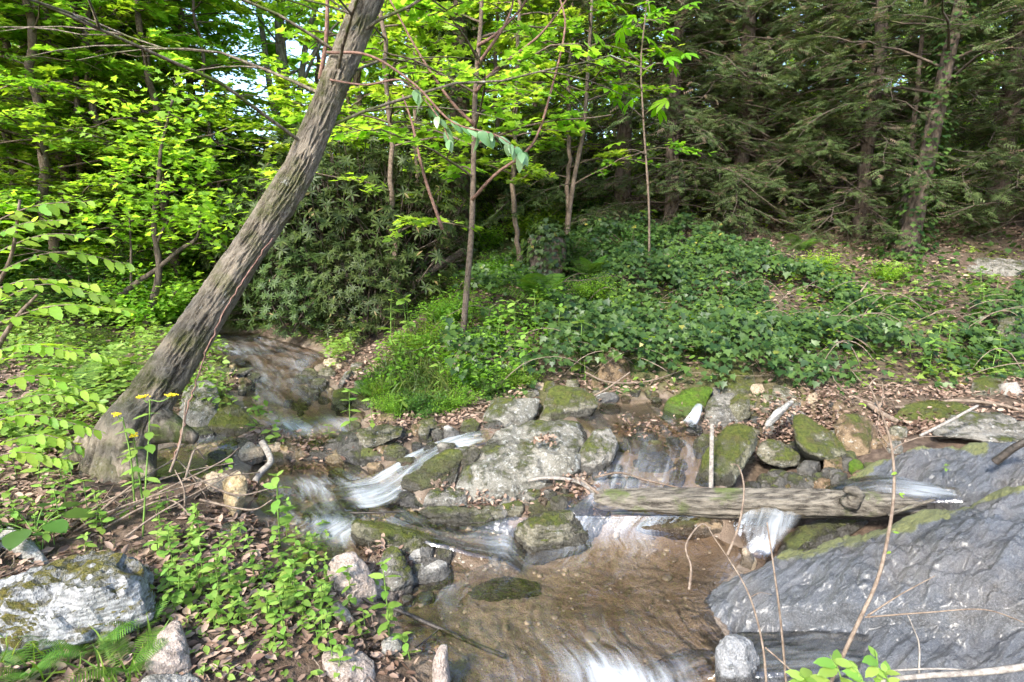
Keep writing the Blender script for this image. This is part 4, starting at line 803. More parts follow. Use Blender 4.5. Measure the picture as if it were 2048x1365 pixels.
# conifers
def gen_conifer(seed, H, r0, spread, low, nb, per, size):
    R = RS(seed); n = 40; z = np.linspace(0, H, n); w = np.cumsum(R.randn(n, 2)*.015, 0); tr = np.c_[w-w[0], z]; rt = r0*(1-z/H)**.8+.01
    TV = tube(tr, rt, 12, seed=seed, rough=.14, freq=6); br, P, X = [], [], []; dead = []
    for b in range(nb):
        h = low+(1-low)*(b+R.rand())/nb; a = b*2.39996+R.randn()*.3; i = int(h*(n-1)); L = spread*(1-h)**.7*R.uniform(.6, 1.15)+.25
        s = np.linspace(0, 1, 8)[:, None]; d = np.array([cos(a), sin(a), 0]); up = R.uniform(.0, .35); Q = tr[i]+s*L*d+np.array([0, 0, 1.])*L*(up*s-(.30+.25*R.rand())*s**2)+R.randn(8, 3)*.015*L
        br.append(tube(Q, np.linspace(.013, .003, 8), 4, cap=False))
        for k in range(int(5+5*L)):
            f = R.uniform(.12, 1); j = f*7; j0 = min(6, int(j)); q = Q[j0]+(Q[j0+1]-Q[j0])*(j-j0); a2 = a+R.choice([-1, 1])*R.uniform(.35, 1.1); l2 = R.uniform(.2, .55)*(1.2-.5*f)
            d2 = np.array([cos(a2), sin(a2), R.uniform(-.35, .15)]); s2 = np.linspace(0, 1, 4)[:, None]; q2 = q+s2*l2*d2-np.array([0, 0, .25])*l2*s2**2; br.append(tube(q2, np.linspace(.005, .0018, 4), 3, cap=False))
            m = per; ss = R.uniform(.05, 1.05, m)[:, None]; P.append(q+ss*l2*d2-np.array([0, 0, .25])*l2*ss**2+R.randn(m, 3)*.02); X.append(rot2(np.repeat(d2[None], m, 0), R.uniform(-1.1, 1.1, m))+np.c_[np.zeros((m, 2)), R.uniform(-.55, .15, m)])
    for b in range(int(nb*.35)):                  # bare lower twigs
        h = R.uniform(.03, low+.25); a = R.rand()*6.28; L = R.uniform(.3, 1.)*spread*.5; i = int(h*(n-1)); s = np.linspace(0, 1, 6)[:, None]; d = np.array([cos(a), sin(a), R.uniform(-.2, .3)])
        Q = tr[i]+s*L*d-np.array([0, 0, .3])*L*s**2+R.randn(6, 3)*.03*L; dead.append(tube(Q, np.linspace(.010, .002, 6), 4, cap=False))
        for k in range(5): q = Q[R.randint(1, 6)]; d2 = nrm(d+R.randn(3)*.6); dead.append(tube(q+np.linspace(0, 1, 3)[:, None]*d2*L*.35, [.004, .003, .001], 3, cap=False))
    P = np.vstack(P); X = np.vstack(X); m = len(P)
    return TV, merge(br+dead), leaves('spray', P, X, up_normals(m, R, .5), size*R.uniform(.6, 1.3, m), R)

# shrubs with whorled leaves
def gen_rhodo(seed, w, h, nst, nwh, size):
    R = RS(seed); br, P, X, N = [], [], [], []
    tips = nrm(R.randn(nwh, 3)*np.array([1, 1, .8])+np.array([0, 0, .35]))*R.uniform(.45, 1.02, (nwh, 1))**.6*np.array([w, w, h*.62])+np.array([0, 0, h*.42]); tips[:, 2] = np.abs(tips[:, 2])
    tips += .12*np.stack([fbm(tips*2+k*9, 2, seed+k) for k in range(3)], -1)
    st = [np.array([R.randn()*.22*w, R.randn()*.22*w, 0]) for _ in range(nst)]
    for q in range(nst*3):
        t = tips[R.randint(nwh)]; b = st[q % nst]; m = (b+t)/2+R.randn(3)*.12*w; br.append(tube(spline([b, m, t], 10), np.linspace(.022, .005, 10), 5, cap=False, seed=q, rough=.2))
    for t in tips[:nwh//2]: b = t*np.array([.7, .7, .75])+R.randn(3)*.05; br.append(tube(np.linspace(b, t, 3), [.006, .005, .003], 3, cap=False))
    for t in tips:
        ax = nrm(np.array([t[0]/w, t[1]/w, .8])+R.randn(3)*.3); k = R.randint(6, 11); a = np.arange(k)*6.283/k+R.rand()*6; e1 = nrm(np.cross(ax, [0.3, .1, 1.])); e2 = np.cross(ax, e1)
        d = e1*np.cos(a)[:, None]+e2*np.sin(a)[:, None]; P.append(np.repeat(t[None], k, 0)); X.append(d+ax*R.uniform(-.25, .35, (k, 1))); N.append(ax+d*.25)
    P = np.vstack(P); m = len(P); return merge(br), leaves('lance', P, np.vstack(X), nrm(np.vstack(N)), size*R.uniform(.7, 1.15, m), R)

# --- the leaning tree
pl = [(222, 945, 3.12), (252, 880, 3.16), (300, 800, 3.25), (348, 728, 3.33), (398, 652, 3.42), (482, 522, 3.58), (556, 410, 3.7), (600, 335, 3.78), (640, 240, 3.88), (690, 115, 4.0), (742, -10, 4.1), (800, -160, 4.25), (870, -420, 4.5), (930, -800, 4.9)]
P = px(pl); P[0, 2] -= .15
P = spline(P, 420)
hgt = np.linspace(0, 1, 420)
us = np.array([p[0] for p in pl]); wpx = np.array([86, 64, 47, 40, 37, 32, 30, 28.5, 27.5, 26.5, 25.5, 23, 20, 15.]); ys = np.array([p[2] for p in pl])
rr = np.interp(hgt*(len(pl)-1), np.arange(len(pl)), wpx*ys/FPX)*.91
def bark_ridge(a, L, D):
    q = np.stack([np.cos(a)*5.2, np.sin(a)*5.2, L*10], -1); w = .4*np.stack([fbm(q*.5+k*7, 2, 60+k) for k in range(3)], -1)
    r = 1-np.abs(fbm(q+w, 3, 71))*3.2
    fl = np.clip(1-L/.6, 0, 1)**2*.05*(np.cos(a*3+1.2)+.5*np.cos(a*5))
    return .0095*np.clip(r, -.8, 1)+fl*.9+.012*fbm(np.stack([np.cos(a), np.sin(a), L*1.4], -1)*1.4, 2, 5)
V, F = tube(P, rr, 168, seed=4, rough=.05, freq=2, ridge=bark_ridge)
lt = thing('leaning_tree', 'large tree trunk with ridged mossy bark leaning right over the stream', 'tree', (P[0][0], P[0][1], float(hz(P[0][0], P[0][1]))))
lb = np.array(lt.location)
_a = np.linspace(0, 2*pi, 168, endpoint=False); _L = np.concatenate([[0], np.cumsum(np.linalg.norm(np.diff(P, axis=0), axis=1))])
_A, _LL = np.meshgrid(_a, _L); rg = np.append(np.clip((bark_ridge(_A, _LL, None)-np.clip(1-_LL/.6, 0, 1)**2*.045*(np.cos(_A*3+1.2)+.5*np.cos(_A*5)))/.0115, -1, 1).ravel(), [0, 0])
def mat_leanbark():
    S = newmat('furrowed_bark'); v = S.objvec(rand=False); r = attr(S, 'ridge').outputs['Fac']; n = S.noise(S.objvec((1, 1, .8), False), 60, 5, .75); f = S.noise(v, 190, 3, .7); b = S.noise(v, 5, 5, .65)
    x = S.math('ADD', r, S.math('MULTIPLY', S.math('SUBTRACT', n, .5), 3.))
    c = S.mix(S.ramp(x, -.9, .9), (.062, .048, .034), (.30, .25, .19)); c = S.mix(S.ramp(f, .52, .72, 0, .6), c, (.36, .32, .265))
    c = S.mix(S.math('MULTIPLY', S.ramp(b, .46, .60), S.ramp(n, .35, .6, .2, .85)), c, (.075, .085, .018)); c = S.mix(S.ramp(S.noise(v, 8, 6, .75), .62, .69, 0, .75), c, (.34, .34, .31))
    return S.finish(S.nd('BsdfPrincipled', {'Base Color': c, 'Roughness': .92, 'Specular IOR Level': .15, 'Normal': S.bump(S.math('ADD', S.math('MULTIPLY', n, 1.2), S.math('MULTIPLY', f, .5)), 1., .03)}).outputs[0])
obj('trunk', mesh('leaning_trunk', V-lb, F, mat_leanbark(), smooth=True, attrs={'ridge': rg}), lt)
g = gen_tree(77, 9, .55, 2.6, 16, 22, .11, 'quad', trunk=(P[::10]-lb), sub=6, r0=.01)
(bv, bf), (lv, lf, lr) = g[1], g[2]
keep_tri = None
tag(obj('branches', mesh('leaning_limbs', bv, bf, BK['lean'], smooth=True), lt), kind='stuff')
def off_frame(lv, lf, lr, base, k, top=-40):
    """drop whole leaves of this crown that hang below the height where the real crown starts"""
    c = lv.reshape(-1, k, 3)[:, 0]+base; u, v = proj(c); ok = (v < top) | (u < -200) | (u > 2250)
    idx = np.repeat(ok, k); F = lf.reshape(len(ok), -1, 3)[ok]; new = np.cumsum(idx)-1
    return lv[idx], new[F.reshape(-1, 3)], lr[idx]
lv, lf, lr = off_frame(lv, lf, lr, lb, 4)
obj('crown', mesh('leaning_crown', lv, lf, LM['mid'], rnd=lr), lt)
vine = spline(px([(345, 930, 3.0), (372, 835, 3.12), (396, 750, 3.22), (436, 648, 3.32), (498, 545, 3.45), (545, 478, 3.55)]), 60)+RS(3).randn(60, 3)*.004
V, F = tube(vine, .0045, 6); obj('vine', mesh('vine', V-lb, F, BK['red'], smooth=True), lt)
# roots spreading at its foot
for k, pts in enumerate([[(190, 895, 3.15), (155, 908, 3.1), (128, 925, 3.05)], [(250, 920, 3.08), (275, 938, 3.0), (305, 950, 2.95)], [(315, 850, 3.2), (350, 862, 3.2), (392, 880, 3.2)]]):
    V, F = tube(spline(px(pts), 14), np.linspace(.12, .03, 14), 14, seed=k, rough=.25, freq=9); obj('root', mesh('root', V-lb, F, BK['lean'], smooth=True), lt)

# --- background trees
BIG = [tree_meshes('tall_a', gen_tree(1, 15, .25, 4.2, 46, 44, .115, r0=.17), 'grey', 'lime'), tree_meshes('tall_b', gen_tree(2, 13, .2, 3.8, 46, 44, .11, r0=.14), 'grey', 'mid')]
UND = [tree_meshes('understory_a', gen_tree(3, 7.0, .06, 2.5, 44, 52, .085, 'quad', .055, .35, .2), 'twig', 'lime'), tree_meshes('understory_b', gen_tree(4, 6.2, .05, 2.3, 40, 36, .095, 'maple', .045, .3, .2), 'twig', 'lime'), tree_meshes('understory_c', gen_tree(5, 6.2, .05, 2.3, 42, 52, .085, 'quad', .05, .35, .25), 'twig', 'mid')]
CON = [tree_meshes('conifer_a', gen_conifer(11, 10.5, .13, 2.3, .03, 165, 9, .115), 'dark', 'cedar'), tree_meshes('conifer_b', gen_conifer(12, 9.5, .10, 2.0, .02, 165, 9, .11), 'dark', 'cedar')]
def gx_(u, Y): return (u-1024)/FPX*Y*1.005
R = RS(42)
# far hillside trees, left and centre
far = []
for u, Y in [(20, 22), (-60, 26), (100, 36), (860, 19), (960, 26), (1080, 20), (900, 37), (1180, 28), (1300, 22), (1600, 26), (1900, 29), (-250, 32), (1050, 35), (1550, 38), (2250, 32)]:
    far.append((u, Y))
for i, (u, Y) in enumerate(far):
    put_tree('broadleaf_tree', 'tall sunlit broadleaf tree in the woods behind, lost among its neighbours', BIG[i % 2], gx_(u, Y), Y, R.rand()*6.28, R.uniform(.8, 1.15), 'broadleaf trees of the far woods')
und = [(0, 8.4), (80, 9.6), (160, 7.8), (230, 10), (300, 9.2), (380, 11.2), (130, 11), (260, 11.6), (360, 7.6), (-100, 7.4), (660, 12.5), (800, 12.8), (1090, 13.5), (1280, 12.8), (1380, 13.6), (1480, 13), (1570, 14.2), (1660, 12.6), (1760, 13.4), (1860, 12.8), (1960, 13.6), (740, 9.4), (960, 10.5), (880, 15), (1060, 11.5), (1180, 12.5), (-40, 6.4), (110, 6.9), (250, 7.6), (340, 8.6), (420, 9.6), (60, 7.6), (190, 8.8), (330, 10.5), (20, 10.2), (120, 12.5), (270, 13), (-80, 9), (-150, 12.5), (820, 11.5), (760, 14.5), (1010, 13), (900, 21), (1120, 15.5), (1220, 21), (200, 22), (60, 18), (1350, 16), (1500, 18), (1680, 16), (1800, 24), (2000, 17)]
for i, (u, Y) in enumerate(und):
    put_tree('understory_tree', ('slim lime-green understory tree with layered sprays on the left hillside' if u < 560 else 'slim lime-green understory tree in the wood behind the rhododendrons' if u < 1240 else 'lime-green understory tree glimpsed between the cedars'), UND[i % 3], gx_(u, Y), Y, R.rand()*6.28, R.uniform(.8, 1.15), 'understory trees of the left hillside' if u < 560 else 'understory trees behind the rhododendrons' if u < 1240 else 'understory trees between the cedars')
con = [(1240, 9.5, 1.), (1330, 8.8, 1.), (1465, 9.0, .9), (1500, 10.2, 1.), (1610, 9.4, .95), (1700, 8.2, .9), (1960, 8.6, 1.05), (2080, 7.2, 1.), (2120, 9.5, 1.1), (1410, 11.5, .9), (1800, 10.8, .9), (2250, 8, 1.)]
clab = ['leftmost cedar of the evergreen stand, left of the buckeye sapling', 'cedar right behind the buckeye sapling', 'cedar next right of the buckeye sapling', 'slightly set-back cedar in the left half of the stand', 'cedar in the middle of the evergreen stand', 'cedar close before the middle of the stand', 'big cedar right of the ivied leaning trunk', 'cedar at the right margin nearest the stone ledge', 'cedar behind the right-margin cedar', 'rearmost cedar glimpsed in the left half of the stand', 'rearmost cedar glimpsed left of the ivied trunk', 'cedar whose boughs reach in past the right margin']
for i, (u, Y, s) in enumerate(con):
    put_tree('cedar_tree', 'dark feathery '+clab[i], CON[i % 2], gx_(u, Y), Y, R.rand()*6.28, s, 'cedars of the evergreen stand')
# ------------------------------------------------------------------ far woods as one mass
def inpoly(u, v, poly):
    p = np.array(poly, float); q = np.roll(p, -1, 0); r = np.zeros(np.shape(u), bool)
    for (x0, y0), (x1, y1) in zip(p, q): r ^= ((y0 > v) != (y1 > v)) & (u < (x1-x0)*(v-y0)/(y1-y0+1e-12)+x0)
    return r
R = RS(9); n = 30000
y = 30+R.rand(n)**.8*32; x = R.uniform(-1.15, 1.15, n)*y; c = 1.2*fbm(np.c_[x*.25, y*.25, x*0], 3, 44); z = hz(x, y)+R.rand(n)*(7+4*c)*np.where(np.abs(x/y+.42) < .14, .3, 1.)
Lv = leaves('quad', np.c_[x, y, z], nrm(R.randn(n, 3)), up_normals(n, R, .7), R.uniform(.3, .6, n), R)
solid('far_woods', *Lv[:2], LM['lime'], 'sunlit mass of far woodland foliage closing the view', kind='stuff', base=np.zeros(3), rnd=Lv[2])

# ------------------------------------------------------------------ bushes of the slopes
def gen_bush(seed, w, h, n, size, kind):
    R = RS(seed); nb = 26; br = []; P, X = [], []
    for k in range(nb):
        a = R.rand()*6.28; e = R.uniform(.35, 1.4); L = R.uniform(.6, 1.05); d = np.array([cos(a)*cos(e)*w, sin(a)*cos(e)*w, sin(e)*h])*L; s = np.linspace(0, 1, 7)[:, None]
        Q = s*d+np.array([cos(a), sin(a), -.6])*s**2*.22*w+R.randn(7, 3)*.02*s; br.append(tube(Q, np.linspace(.012, .003, 7), 4, cap=False))
        m = n//nb; f = R.uniform(.2, 1.05, m); q = Q[np.minimum(6, (f*6.5).astype(int))]+R.randn(m, 3)*np.array([.16, .16, .06])*w; P.append(q); X.append(np.c_[R.randn(m, 2)+np.array([cos(a), sin(a)])*.6, R.uniform(-.5, .2, m)])
    P = np.vstack(P); P[:, 2] = np.abs(P[:, 2])+.02; X = np.vstack(X); m = len(P)
    return merge(br), leaves(kind, P, X, up_normals(m, R, .4), size*R.uniform(.6, 1.2, m), R)
def bush_meshes(nm, g, lm): (bv, bf), (lv, lf, lr) = g; return mesh(nm+'_stems', bv, bf, BK['twig'], smooth=True), mesh(nm+'_foliage', lv, lf, LM[lm], rnd=lr)
def put_bush(name, label, M, x, y, rz, s, group, cat='shrub', dz=-.03):
    t = thing(name, label, cat, (x, y, float(hz(x, y))+dz), group, rz, s)
    tag(obj('stems', M[0], t), kind='stuff'); tag(obj('foliage', M[1], t), kind='stuff'); return t
BU = [bush_meshes('bush_a', gen_bush(1, .9, 1.3, 4200, .085, 'quad'), 'lime'), bush_meshes('bush_b', gen_bush(2, .8, 1.0, 4200, .075, 'quad'), 'mid'), bush_meshes('bush_c', gen_bush(3, .7, .8, 3800, .07, 'quad'), 'lime'), bush_meshes('bush_d', gen_bush(4, .8, 1.0, 4200, .07, 'quad'), 'shade')]
R = RS(17); k = 0
for (ua, ub, ya, yb, n, ids, lab, grp) in [
    (-120, 400, 6.2, 9.5, 18, (0, 1, 2, 0), 'bushy lime-green shrub on the left slope behind the leaning tree', 'shrubs of the left slope'),
    (-100, 520, 9.5, 17, 30, (0, 2, 0, 1), 'sunlit shrub further up the left hillside', 'shrubs up the left hillside'),
    (860, 1200, 8.6, 14, 12, (1, 3, 2, 1), 'green shrub of the thicket behind the ivy bank', 'thicket shrubs behind the ivy bank'),
    (1200, 2100, 10, 16, 16, (1, 3, 0, 2), 'shrub showing between the cedars on the right hillside', 'shrubs between the cedars'),
    (430, 800, 10, 17, 16, (0, 1, 0, 2), 'shrub glowing behind the rhododendrons', 'shrubs behind the rhododendrons')]:
    for i in range(n):
        Y = R.uniform(ya, yb); u = ua+(ub-ua)*((i+R.rand())/n); put_bush('shrub', lab, BU[ids[i % 4]], gx_(u, Y), Y, R.rand()*6.28, R.uniform(.75, 1.25), grp)
for k, (u, v, s_, m, lab) in enumerate([(1000, 560, .42, 1, 'low shrub on the bank left of the large fern'), (1130, 540, .5, 3, 'dark leafy shrub on the bank above the large fern'), (1190, 600, .36, 1, 'green bush at the left edge of the ivy'), (900, 640, .40, 1, 'bush beside the thin sapling foot'), (850, 700, .34, 1, 'bush overhanging the grassy bank nose'), (1260, 520, .5, 3, 'dark bush at the top of the ivy bank'), (960, 500, .6, 1, 'bush at the foot of the ivy-clad trunk'), (1420, 520, .34, 3, 'pale-tipped bush in the ivy under the cedars'), (1640, 545, .4, 2, 'bright bush at the ivy edge below the cedars'), (1075, 470, .65, 2, 'bright bush crowning the bank top'), (830, 780, .26, 3, 'small bush hanging to the water at the bank nose'), (940, 770, .28, 1, 'bush low on the bank behind the beige boulder'), (1060, 650, .3, 3, 'dark bush in the hollow of the bank'), (1330, 560, .36, 3, 'dark bush standing out of the upper ivy'), (1230, 690, .24, 1, 'small bush above the brown outcrop in the ivy'), (1480, 600, .28, 3, 'low dark bush in the middle of the ivy'), (1380, 700, .22, 1, 'small light bush low in the ivy'), (1560, 680, .25, 3, 'dark clump in the right half of the ivy'), (1150, 700, .26, 1, 'leafy clump at the left end of the ivy foot'), (1780, 560, .34, 2, 'bright bush at the foot of the ivied leaning trunk'), (1000, 700, .26, 1, 'bush halfway up the bank nose'), (790, 822, .22, 1, 'leftmost small bush spilling from the bank to the water'), (850, 826, .24, 3, 'small bush spilling over behind the cascade stones'), (905, 815, .24, 1, 'small bush spilling down left of the beige boulder'), (975, 792, .22, 3, 'dark small bush just behind the beige boulder'), (1040, 770, .22, 1, 'small bush over the olive bedrock hump'), (760, 790, .2, 1, 'small bush beside the far shore stones')]):
    q = hit(u, v); put_bush('bank_shrub', lab, BU[m], q[0], q[1], k*1.3, s_, 'shrubs of the bank')
q = hit(1092, 560); V, F = hull_rock(np.array([(x*.2, y*.2, z*.55) for x in (-1, 1) for y in (-1, 1) for z in (0, .9)]+[(0, 0, .55)], float), 3, 8, .1, 3); st = thing('ivy_stump', 'ivy-smothered stump on the bank above the large fern', 'stump', q); obj('wood', mesh('wood', V, F, BK['dark'], smooth=True), st)
R2 = RS(8); n = 900; d = nrm(R2.randn(n, 3)*[1, 1, .9]+[0, 0, .3]); Pq = d*np.array([.27, .27, .36])*R2.uniform(.85, 1.2, (n, 1))+[0, 0, .28]; Lv = leaves('ivy', Pq, d*.5+[0, 0, -1.]+R2.randn(n, 3)*.4, d+[0, 0, .6], R2.uniform(.04, .07, n), R2); tag(obj('ivy', mesh('stump_ivy', *Lv[:2], LM['ivy'], rnd=Lv[2]), st), kind='stuff')
# rhododendrons
def rh(seed, w, h, nwh, size=.10):
    g = gen_rhodo(seed, w, h, 6, nwh, size); return mesh('rhododendron_stems', *g[0], BK['dark'], smooth=True), mesh('rhododendron_foliage', g[1][0], g[1][1], LM['rhodo'], rnd=g[1][2])
RH = [rh(21, 1.15, 2.1, 900), rh(22, 1.0, 1.7, 760)]
for u, Y, m, s, lab in [(590, 7.4, 0, .95, 'dark rhododendron nearest the far stream bend'), (700, 7.2, 0, 1.02, 'largest dark rhododendron in the middle of the thicket'), (800, 7.0, 1, 1.0, 'rhododendron at the right end beside the grassy bank'), (655, 8.6, 0, 1.1, 'rhododendron rising at the back of the thicket'), (820, 8.8, 0, 1., 'rhododendron behind the thin sapling stem'), (610, 6.6, 1, .62, 'low rhododendron skirting the far stream bank'), (740, 6.3, 1, .6, 'low rhododendron sprawling over the leafy shore'), (480, 9.6, 1, 1.1, 'rhododendron peeping left of the leaning trunk'), (530, 7.9, 1, .8, 'low rhododendron overhanging the head of the stream'), (1010, 9.8, 0, .8, 'rhododendron on the bank behind the ivy-clad trunk'), (1110, 10.4, 0, .9, 'dim rhododendron under the cedars edge')]:
    put_bush('rhododendron', lab, RH[m], gx_(u, Y), Y, R.rand()*6.28, s, 'rhododendron thicket')
put_bush('shrub', 'dark fine-leaved bush on the left slope under the slender trunks', bush_meshes('dark_bush', gen_bush(8, .9, .9, 5200, .05, 'quad'), 'shade'), gx_(190, 6.6), 6.6, 1., 1.05, 'shrubs of the left slope')

# ------------------------------------------------------------------ ivy, leaf litter, low cover
def scatter(n, x0, x1, y0, y1, R, near=0.):
    x = R.uniform(x0, x1, n); y = y0+(y1-y0)*R.rand(n)**(1+near); return x, y
R = RS(33)
IVY = [(880, 690), (930, 560), (1010, 500), (1130, 495), (1420, 490), (1650, 555), (1790, 600), (2060, 585), (2060, 795), (1900, 792), (1700, 795), (1520, 792), (1430, 800), (1330, 795), (1200, 782), (1060, 788), (980, 812), (900, 800)]
x, y = scatter(60000, -.9, 7, 4.2, 8.6, R); u, v = proj(np.c_[x, y, hz(x, y)]); dn = fbm(np.c_[x*1.4, y*1.4, x*0], 3, 88)
ok = inpoly(u, v, IVY) & (R.rand(len(x)) < np.where(u > 1720, .28+.5*(dn > .05), np.where(u < 1130, .45, .88))*np.where(dn < -.22, .12, 1)) & (hz(x, y, WET) < .2)
x, y = x[ok], y[ok]; n = len(x); lump = np.clip(.16+.5*fbm(np.c_[x*1.5, y*1.5, x*0], 3, 91), .01, .6); z = hz(x, y)+lump*(.55+.45*R.rand(n))*(R.rand(n) > .12)+.01
g = hnorm(x, y, .15); N = nrm(g*.7+np.array([0, -.45, .75])+R.randn(n, 3)*.33); X = np.c_[R.randn(n)*.9, -np.abs(R.randn(n))*.7-.2, -.35-R.rand(n)*.5]
Lv = leaves('ivy', np.c_[x, y, z], X, N, np.clip(np.exp(R.randn(n)*.32)*.05, .025, .095), R); print('ivy', n)
solid('ivy', *Lv[:2], LM['ivy'], 'dense dark glossy ivy carpeting the right bank', kind='stuff', base=np.zeros(3), rnd=Lv[2])
parts = []
for k in range(70):
    u, v = R.uniform(900, 2040), R.uniform(520, 790)
    if not inpoly(np.array(u), np.array(v), IVY): continue
    q = hit(u, v); a = R.uniform(-.6, .6)+(pi if R.rand() < .5 else 0); L = R.uniform(.3, .9); s_ = np.linspace(-.5, .5, 10); xx = q[0]+L*s_*cos(a); yy = q[1]+L*s_*sin(a)*.6+R.randn()*.1*s_**2
    parts.append(tube(np.c_[xx, yy, hz(xx, yy)+.12+.22*R.rand()*(1-4*s_**2)+.05*R.randn()*s_], np.linspace(.005, .002, 10)*R.uniform(.6, 1.2), 5))
V, F = merge(parts); solid('dead_vines', V, F, BK['dry'], 'thin dead vine stems trailing over the ivy bank', kind='stuff', base=np.zeros(3), smooth=True)
# dead leaves
R = RS(34); Ps = []
for n, x0, x1, y0, y1, poly, keep in [(36000, -4.2, .2, 1.3, 5.2, None, .9), (9000, -5.5, -2, 4.5, 8.5, None, .6), (26000, .5, 8.5, 3.6, 10.5, None, .9), (5000, -2.6, .6, 4.5, 7.5, None, .8), (9000, -9, 9, 8, 16, None, .5)]:
    x, y = scatter(n, x0, x1, y0, y1, R, .25); k = (hz(x, y, WET) < .55) & (R.rand(n) < keep*np.clip(.75+fbm(np.c_[x*1.6, y*1.6, x*0], 3, 55)*1.2, .15, 1)); Ps.append(np.c_[x, y][k])
P2 = np.vstack(Ps); n = len(P2); x, y = P2.T; g = hnorm(x, y); print('litter', n)
Lv = leaves('dead', np.c_[x, y, hz(x, y)+R.rand(n)*.018+.004], np.c_[R.randn(n, 2), R.randn(n)*.25], nrm(g+R.randn(n, 3)*.5), R.uniform(.024, .062, n), R)
solid('leaf_litter', *Lv[:2], LM['dead'], 'brown fallen leaves strewn over the forest floor', kind='stuff', base=np.zeros(3), rnd=Lv[2])
# leaf drifts caught by rocks and sticks
R = RS(35); Ps = []
for u, v, a, b, n, zz in [(1290, 868, .20, .14, 300, .05), (1570, 870, .16, .14, 320, .07), (1640, 830, .16, .10, 260, .06), (1550, 895, .10, .08, 130, .05), (600, 905, .28, .10, 360, .04), (1150, 985, .16, .07, 200, .04), (1110, 925, .06, .05, 60, .0), (770, 1110, .12, .06, 140, .03), (1800, 860, .3, .12, 260, .03), (990, 1015, .2, .05, 120, .03), (700, 1290, .25, .12, 200, .02), (1040, 810, .1, .06, 80, .02), (520, 985, .2, .1, 160, .03), (1250, 775, .5, .06, 260, .02), (1650, 790, .6, .08, 420, .02), (1900, 790, .5, .08, 400, .02), (1480, 860, .3, .2, 420, .03), (1700, 880, .4, .2, 500, .03), (1850, 850, .5, .15, 420, .03), (850, 850, .3, .1, 160, .02)]:
    p = hit(u, v) if (u, v) != (1110, 925) else np.array([.2, 3.33, .5]); q = R.randn(n, 2)*[a, b]*.6+p[:2]; top = np.full(n, p[2]) if (u, v) == (1110, 925) else hz(q[:, 0], q[:, 1]); Ps.append(np.c_[q, top+np.abs(R.randn(n))*zz])
P3 = np.vstack(Ps); n = len(P3); Lv = leaves('dead', P3, R.randn(n, 3)*[1, 1, .4], nrm(R.randn(n, 3)*.7+[0, 0, 1]), R.uniform(.02, .048, n), R)
solid('leaf_drift', *Lv[:2], LM['dead'], 'brown dead leaves drifted between rocks and sticks', kind='stuff', base=np.zeros(3), rnd=Lv[2])
# low green cover
def cover(name, label, n, box, poly, kind, size, hgt, lm, seed, fr=.8, thin=0., dens=1., vert=0.):
    R = RS(seed); x, y = scatter(n, *box, R, .2); z = hz(x, y); u, v = proj(np.c_[x, y, z])
    k = (inpoly(u, v, poly) if poly else np.ones(n, bool)) & (hz(x, y, WET) < .3) & (fbm(np.c_[x*fr*2, y*fr*2, x*0], 3, seed) > thin)
    x, y, z = x[k], y[k], z[k]; n = len(x); h = hgt*np.clip(.6+.8*fbm(np.c_[x*2, y*2, x*0], 2, seed+3), .1, 1.5)*R.rand(n)**.7
    N = up_normals(n, R, .45); X = np.c_[R.randn(n, 2), R.uniform(-.4, .3, n)]
    if vert: X = np.c_[R.randn(n, 2)*vert, np.ones(n)]; N = nrm(R.randn(n, 3)); h = h*0
    Lv = leaves(kind, np.c_[x, y, z+h+.004], X, N, size*R.uniform(.5, 1.2, n), R); print(name, n)
    return solid(name, *Lv[:2], LM[lm], label, kind='stuff', base=np.zeros(3), rnd=Lv[2])
cover('ground_cover', 'bright low herbs covering the left slope', 34000, (-7, -1.6, 3.2, 9.5), None, 'ovate', .065, .28, 'herb', 71, thin=-.2)
cover('ground_cover', 'low green herbs growing over the near left bank', 6500, (-3.2, -.2, 1.4, 3.6), [(0, 1000), (330, 1000), (420, 1090), (640, 1100), (760, 1200), (800, 1365), (150, 1365), (300, 1130), (0, 1100)], 'ovate', .038, .07, 'herb', 72, thin=.0)
cover('ground_cover', 'mixed green herbs on the nose of the grassy bank', 9000, (-1.9, .9, 4.3, 7), [(720, 800), (760, 720), (860, 640), (960, 520), (1120, 500), (1130, 640), (1060, 770), (960, 830), (840, 830)], 'ovate', .05, .38, 'mid', 73, thin=-.3)
cover('ground_cover', 'scattered green seedlings on the leafy right hillside', 5200, (2, 8, 4.2, 9), [(1560, 540), (1700, 500), (2060, 500), (2060, 780), (1700, 780), (1650, 640)], 'maple', .055, .12, 'herb', 74, thin=.02)
cover('ground_cover', 'mixed lighter seedlings poking through the ivy', 9000, (-.9, 7, 4.3, 8.6), IVY, 'ovate', .05, .42, 'mid', 81, thin=.05)
cover('ground_cover', 'lobed green plants over the leafy ground at right', 5200, (2.2, 8, 4.3, 9), [(1600, 520), (1800, 480), (2060, 470), (2060, 800), (1680, 790), (1600, 640)], 'ivy', .075, .2, 'shade', 82, thin=-.05)
cover('ground_cover', 'far green undergrowth carpeting the wood', 26000, (-16, 16, 8.5, 24), None, 'quad', .13, .5, 'lime', 75, thin=-.25)
cover('grass', 'arching grass and sedge hanging from the bank nose', 5500, (-1.9, .2, 4.2, 6.2), [(715, 810), (790, 700), (880, 660), (940, 760), (900, 840), (800, 835)], 'blade', .20, 0, 'tuft', 76, thin=-.3, vert=.9)
cover('grass', 'short grass at the foot of the leaning tree rock', 3600, (-3.0, -1.6, 3.6, 5.6), [(400, 700), (470, 740), (480, 800), (500, 850), (420, 830), (395, 760)], 'blade', .09, 0, 'grass', 77, thin=-.3, vert=.8)
cover('grass', 'sparse grass tufts in the lower left corner', 260, (-2.2, -1.2, 1.4, 1.9), None, 'blade', .12, 0, 'grass', 78, thin=-.1, vert=.6)
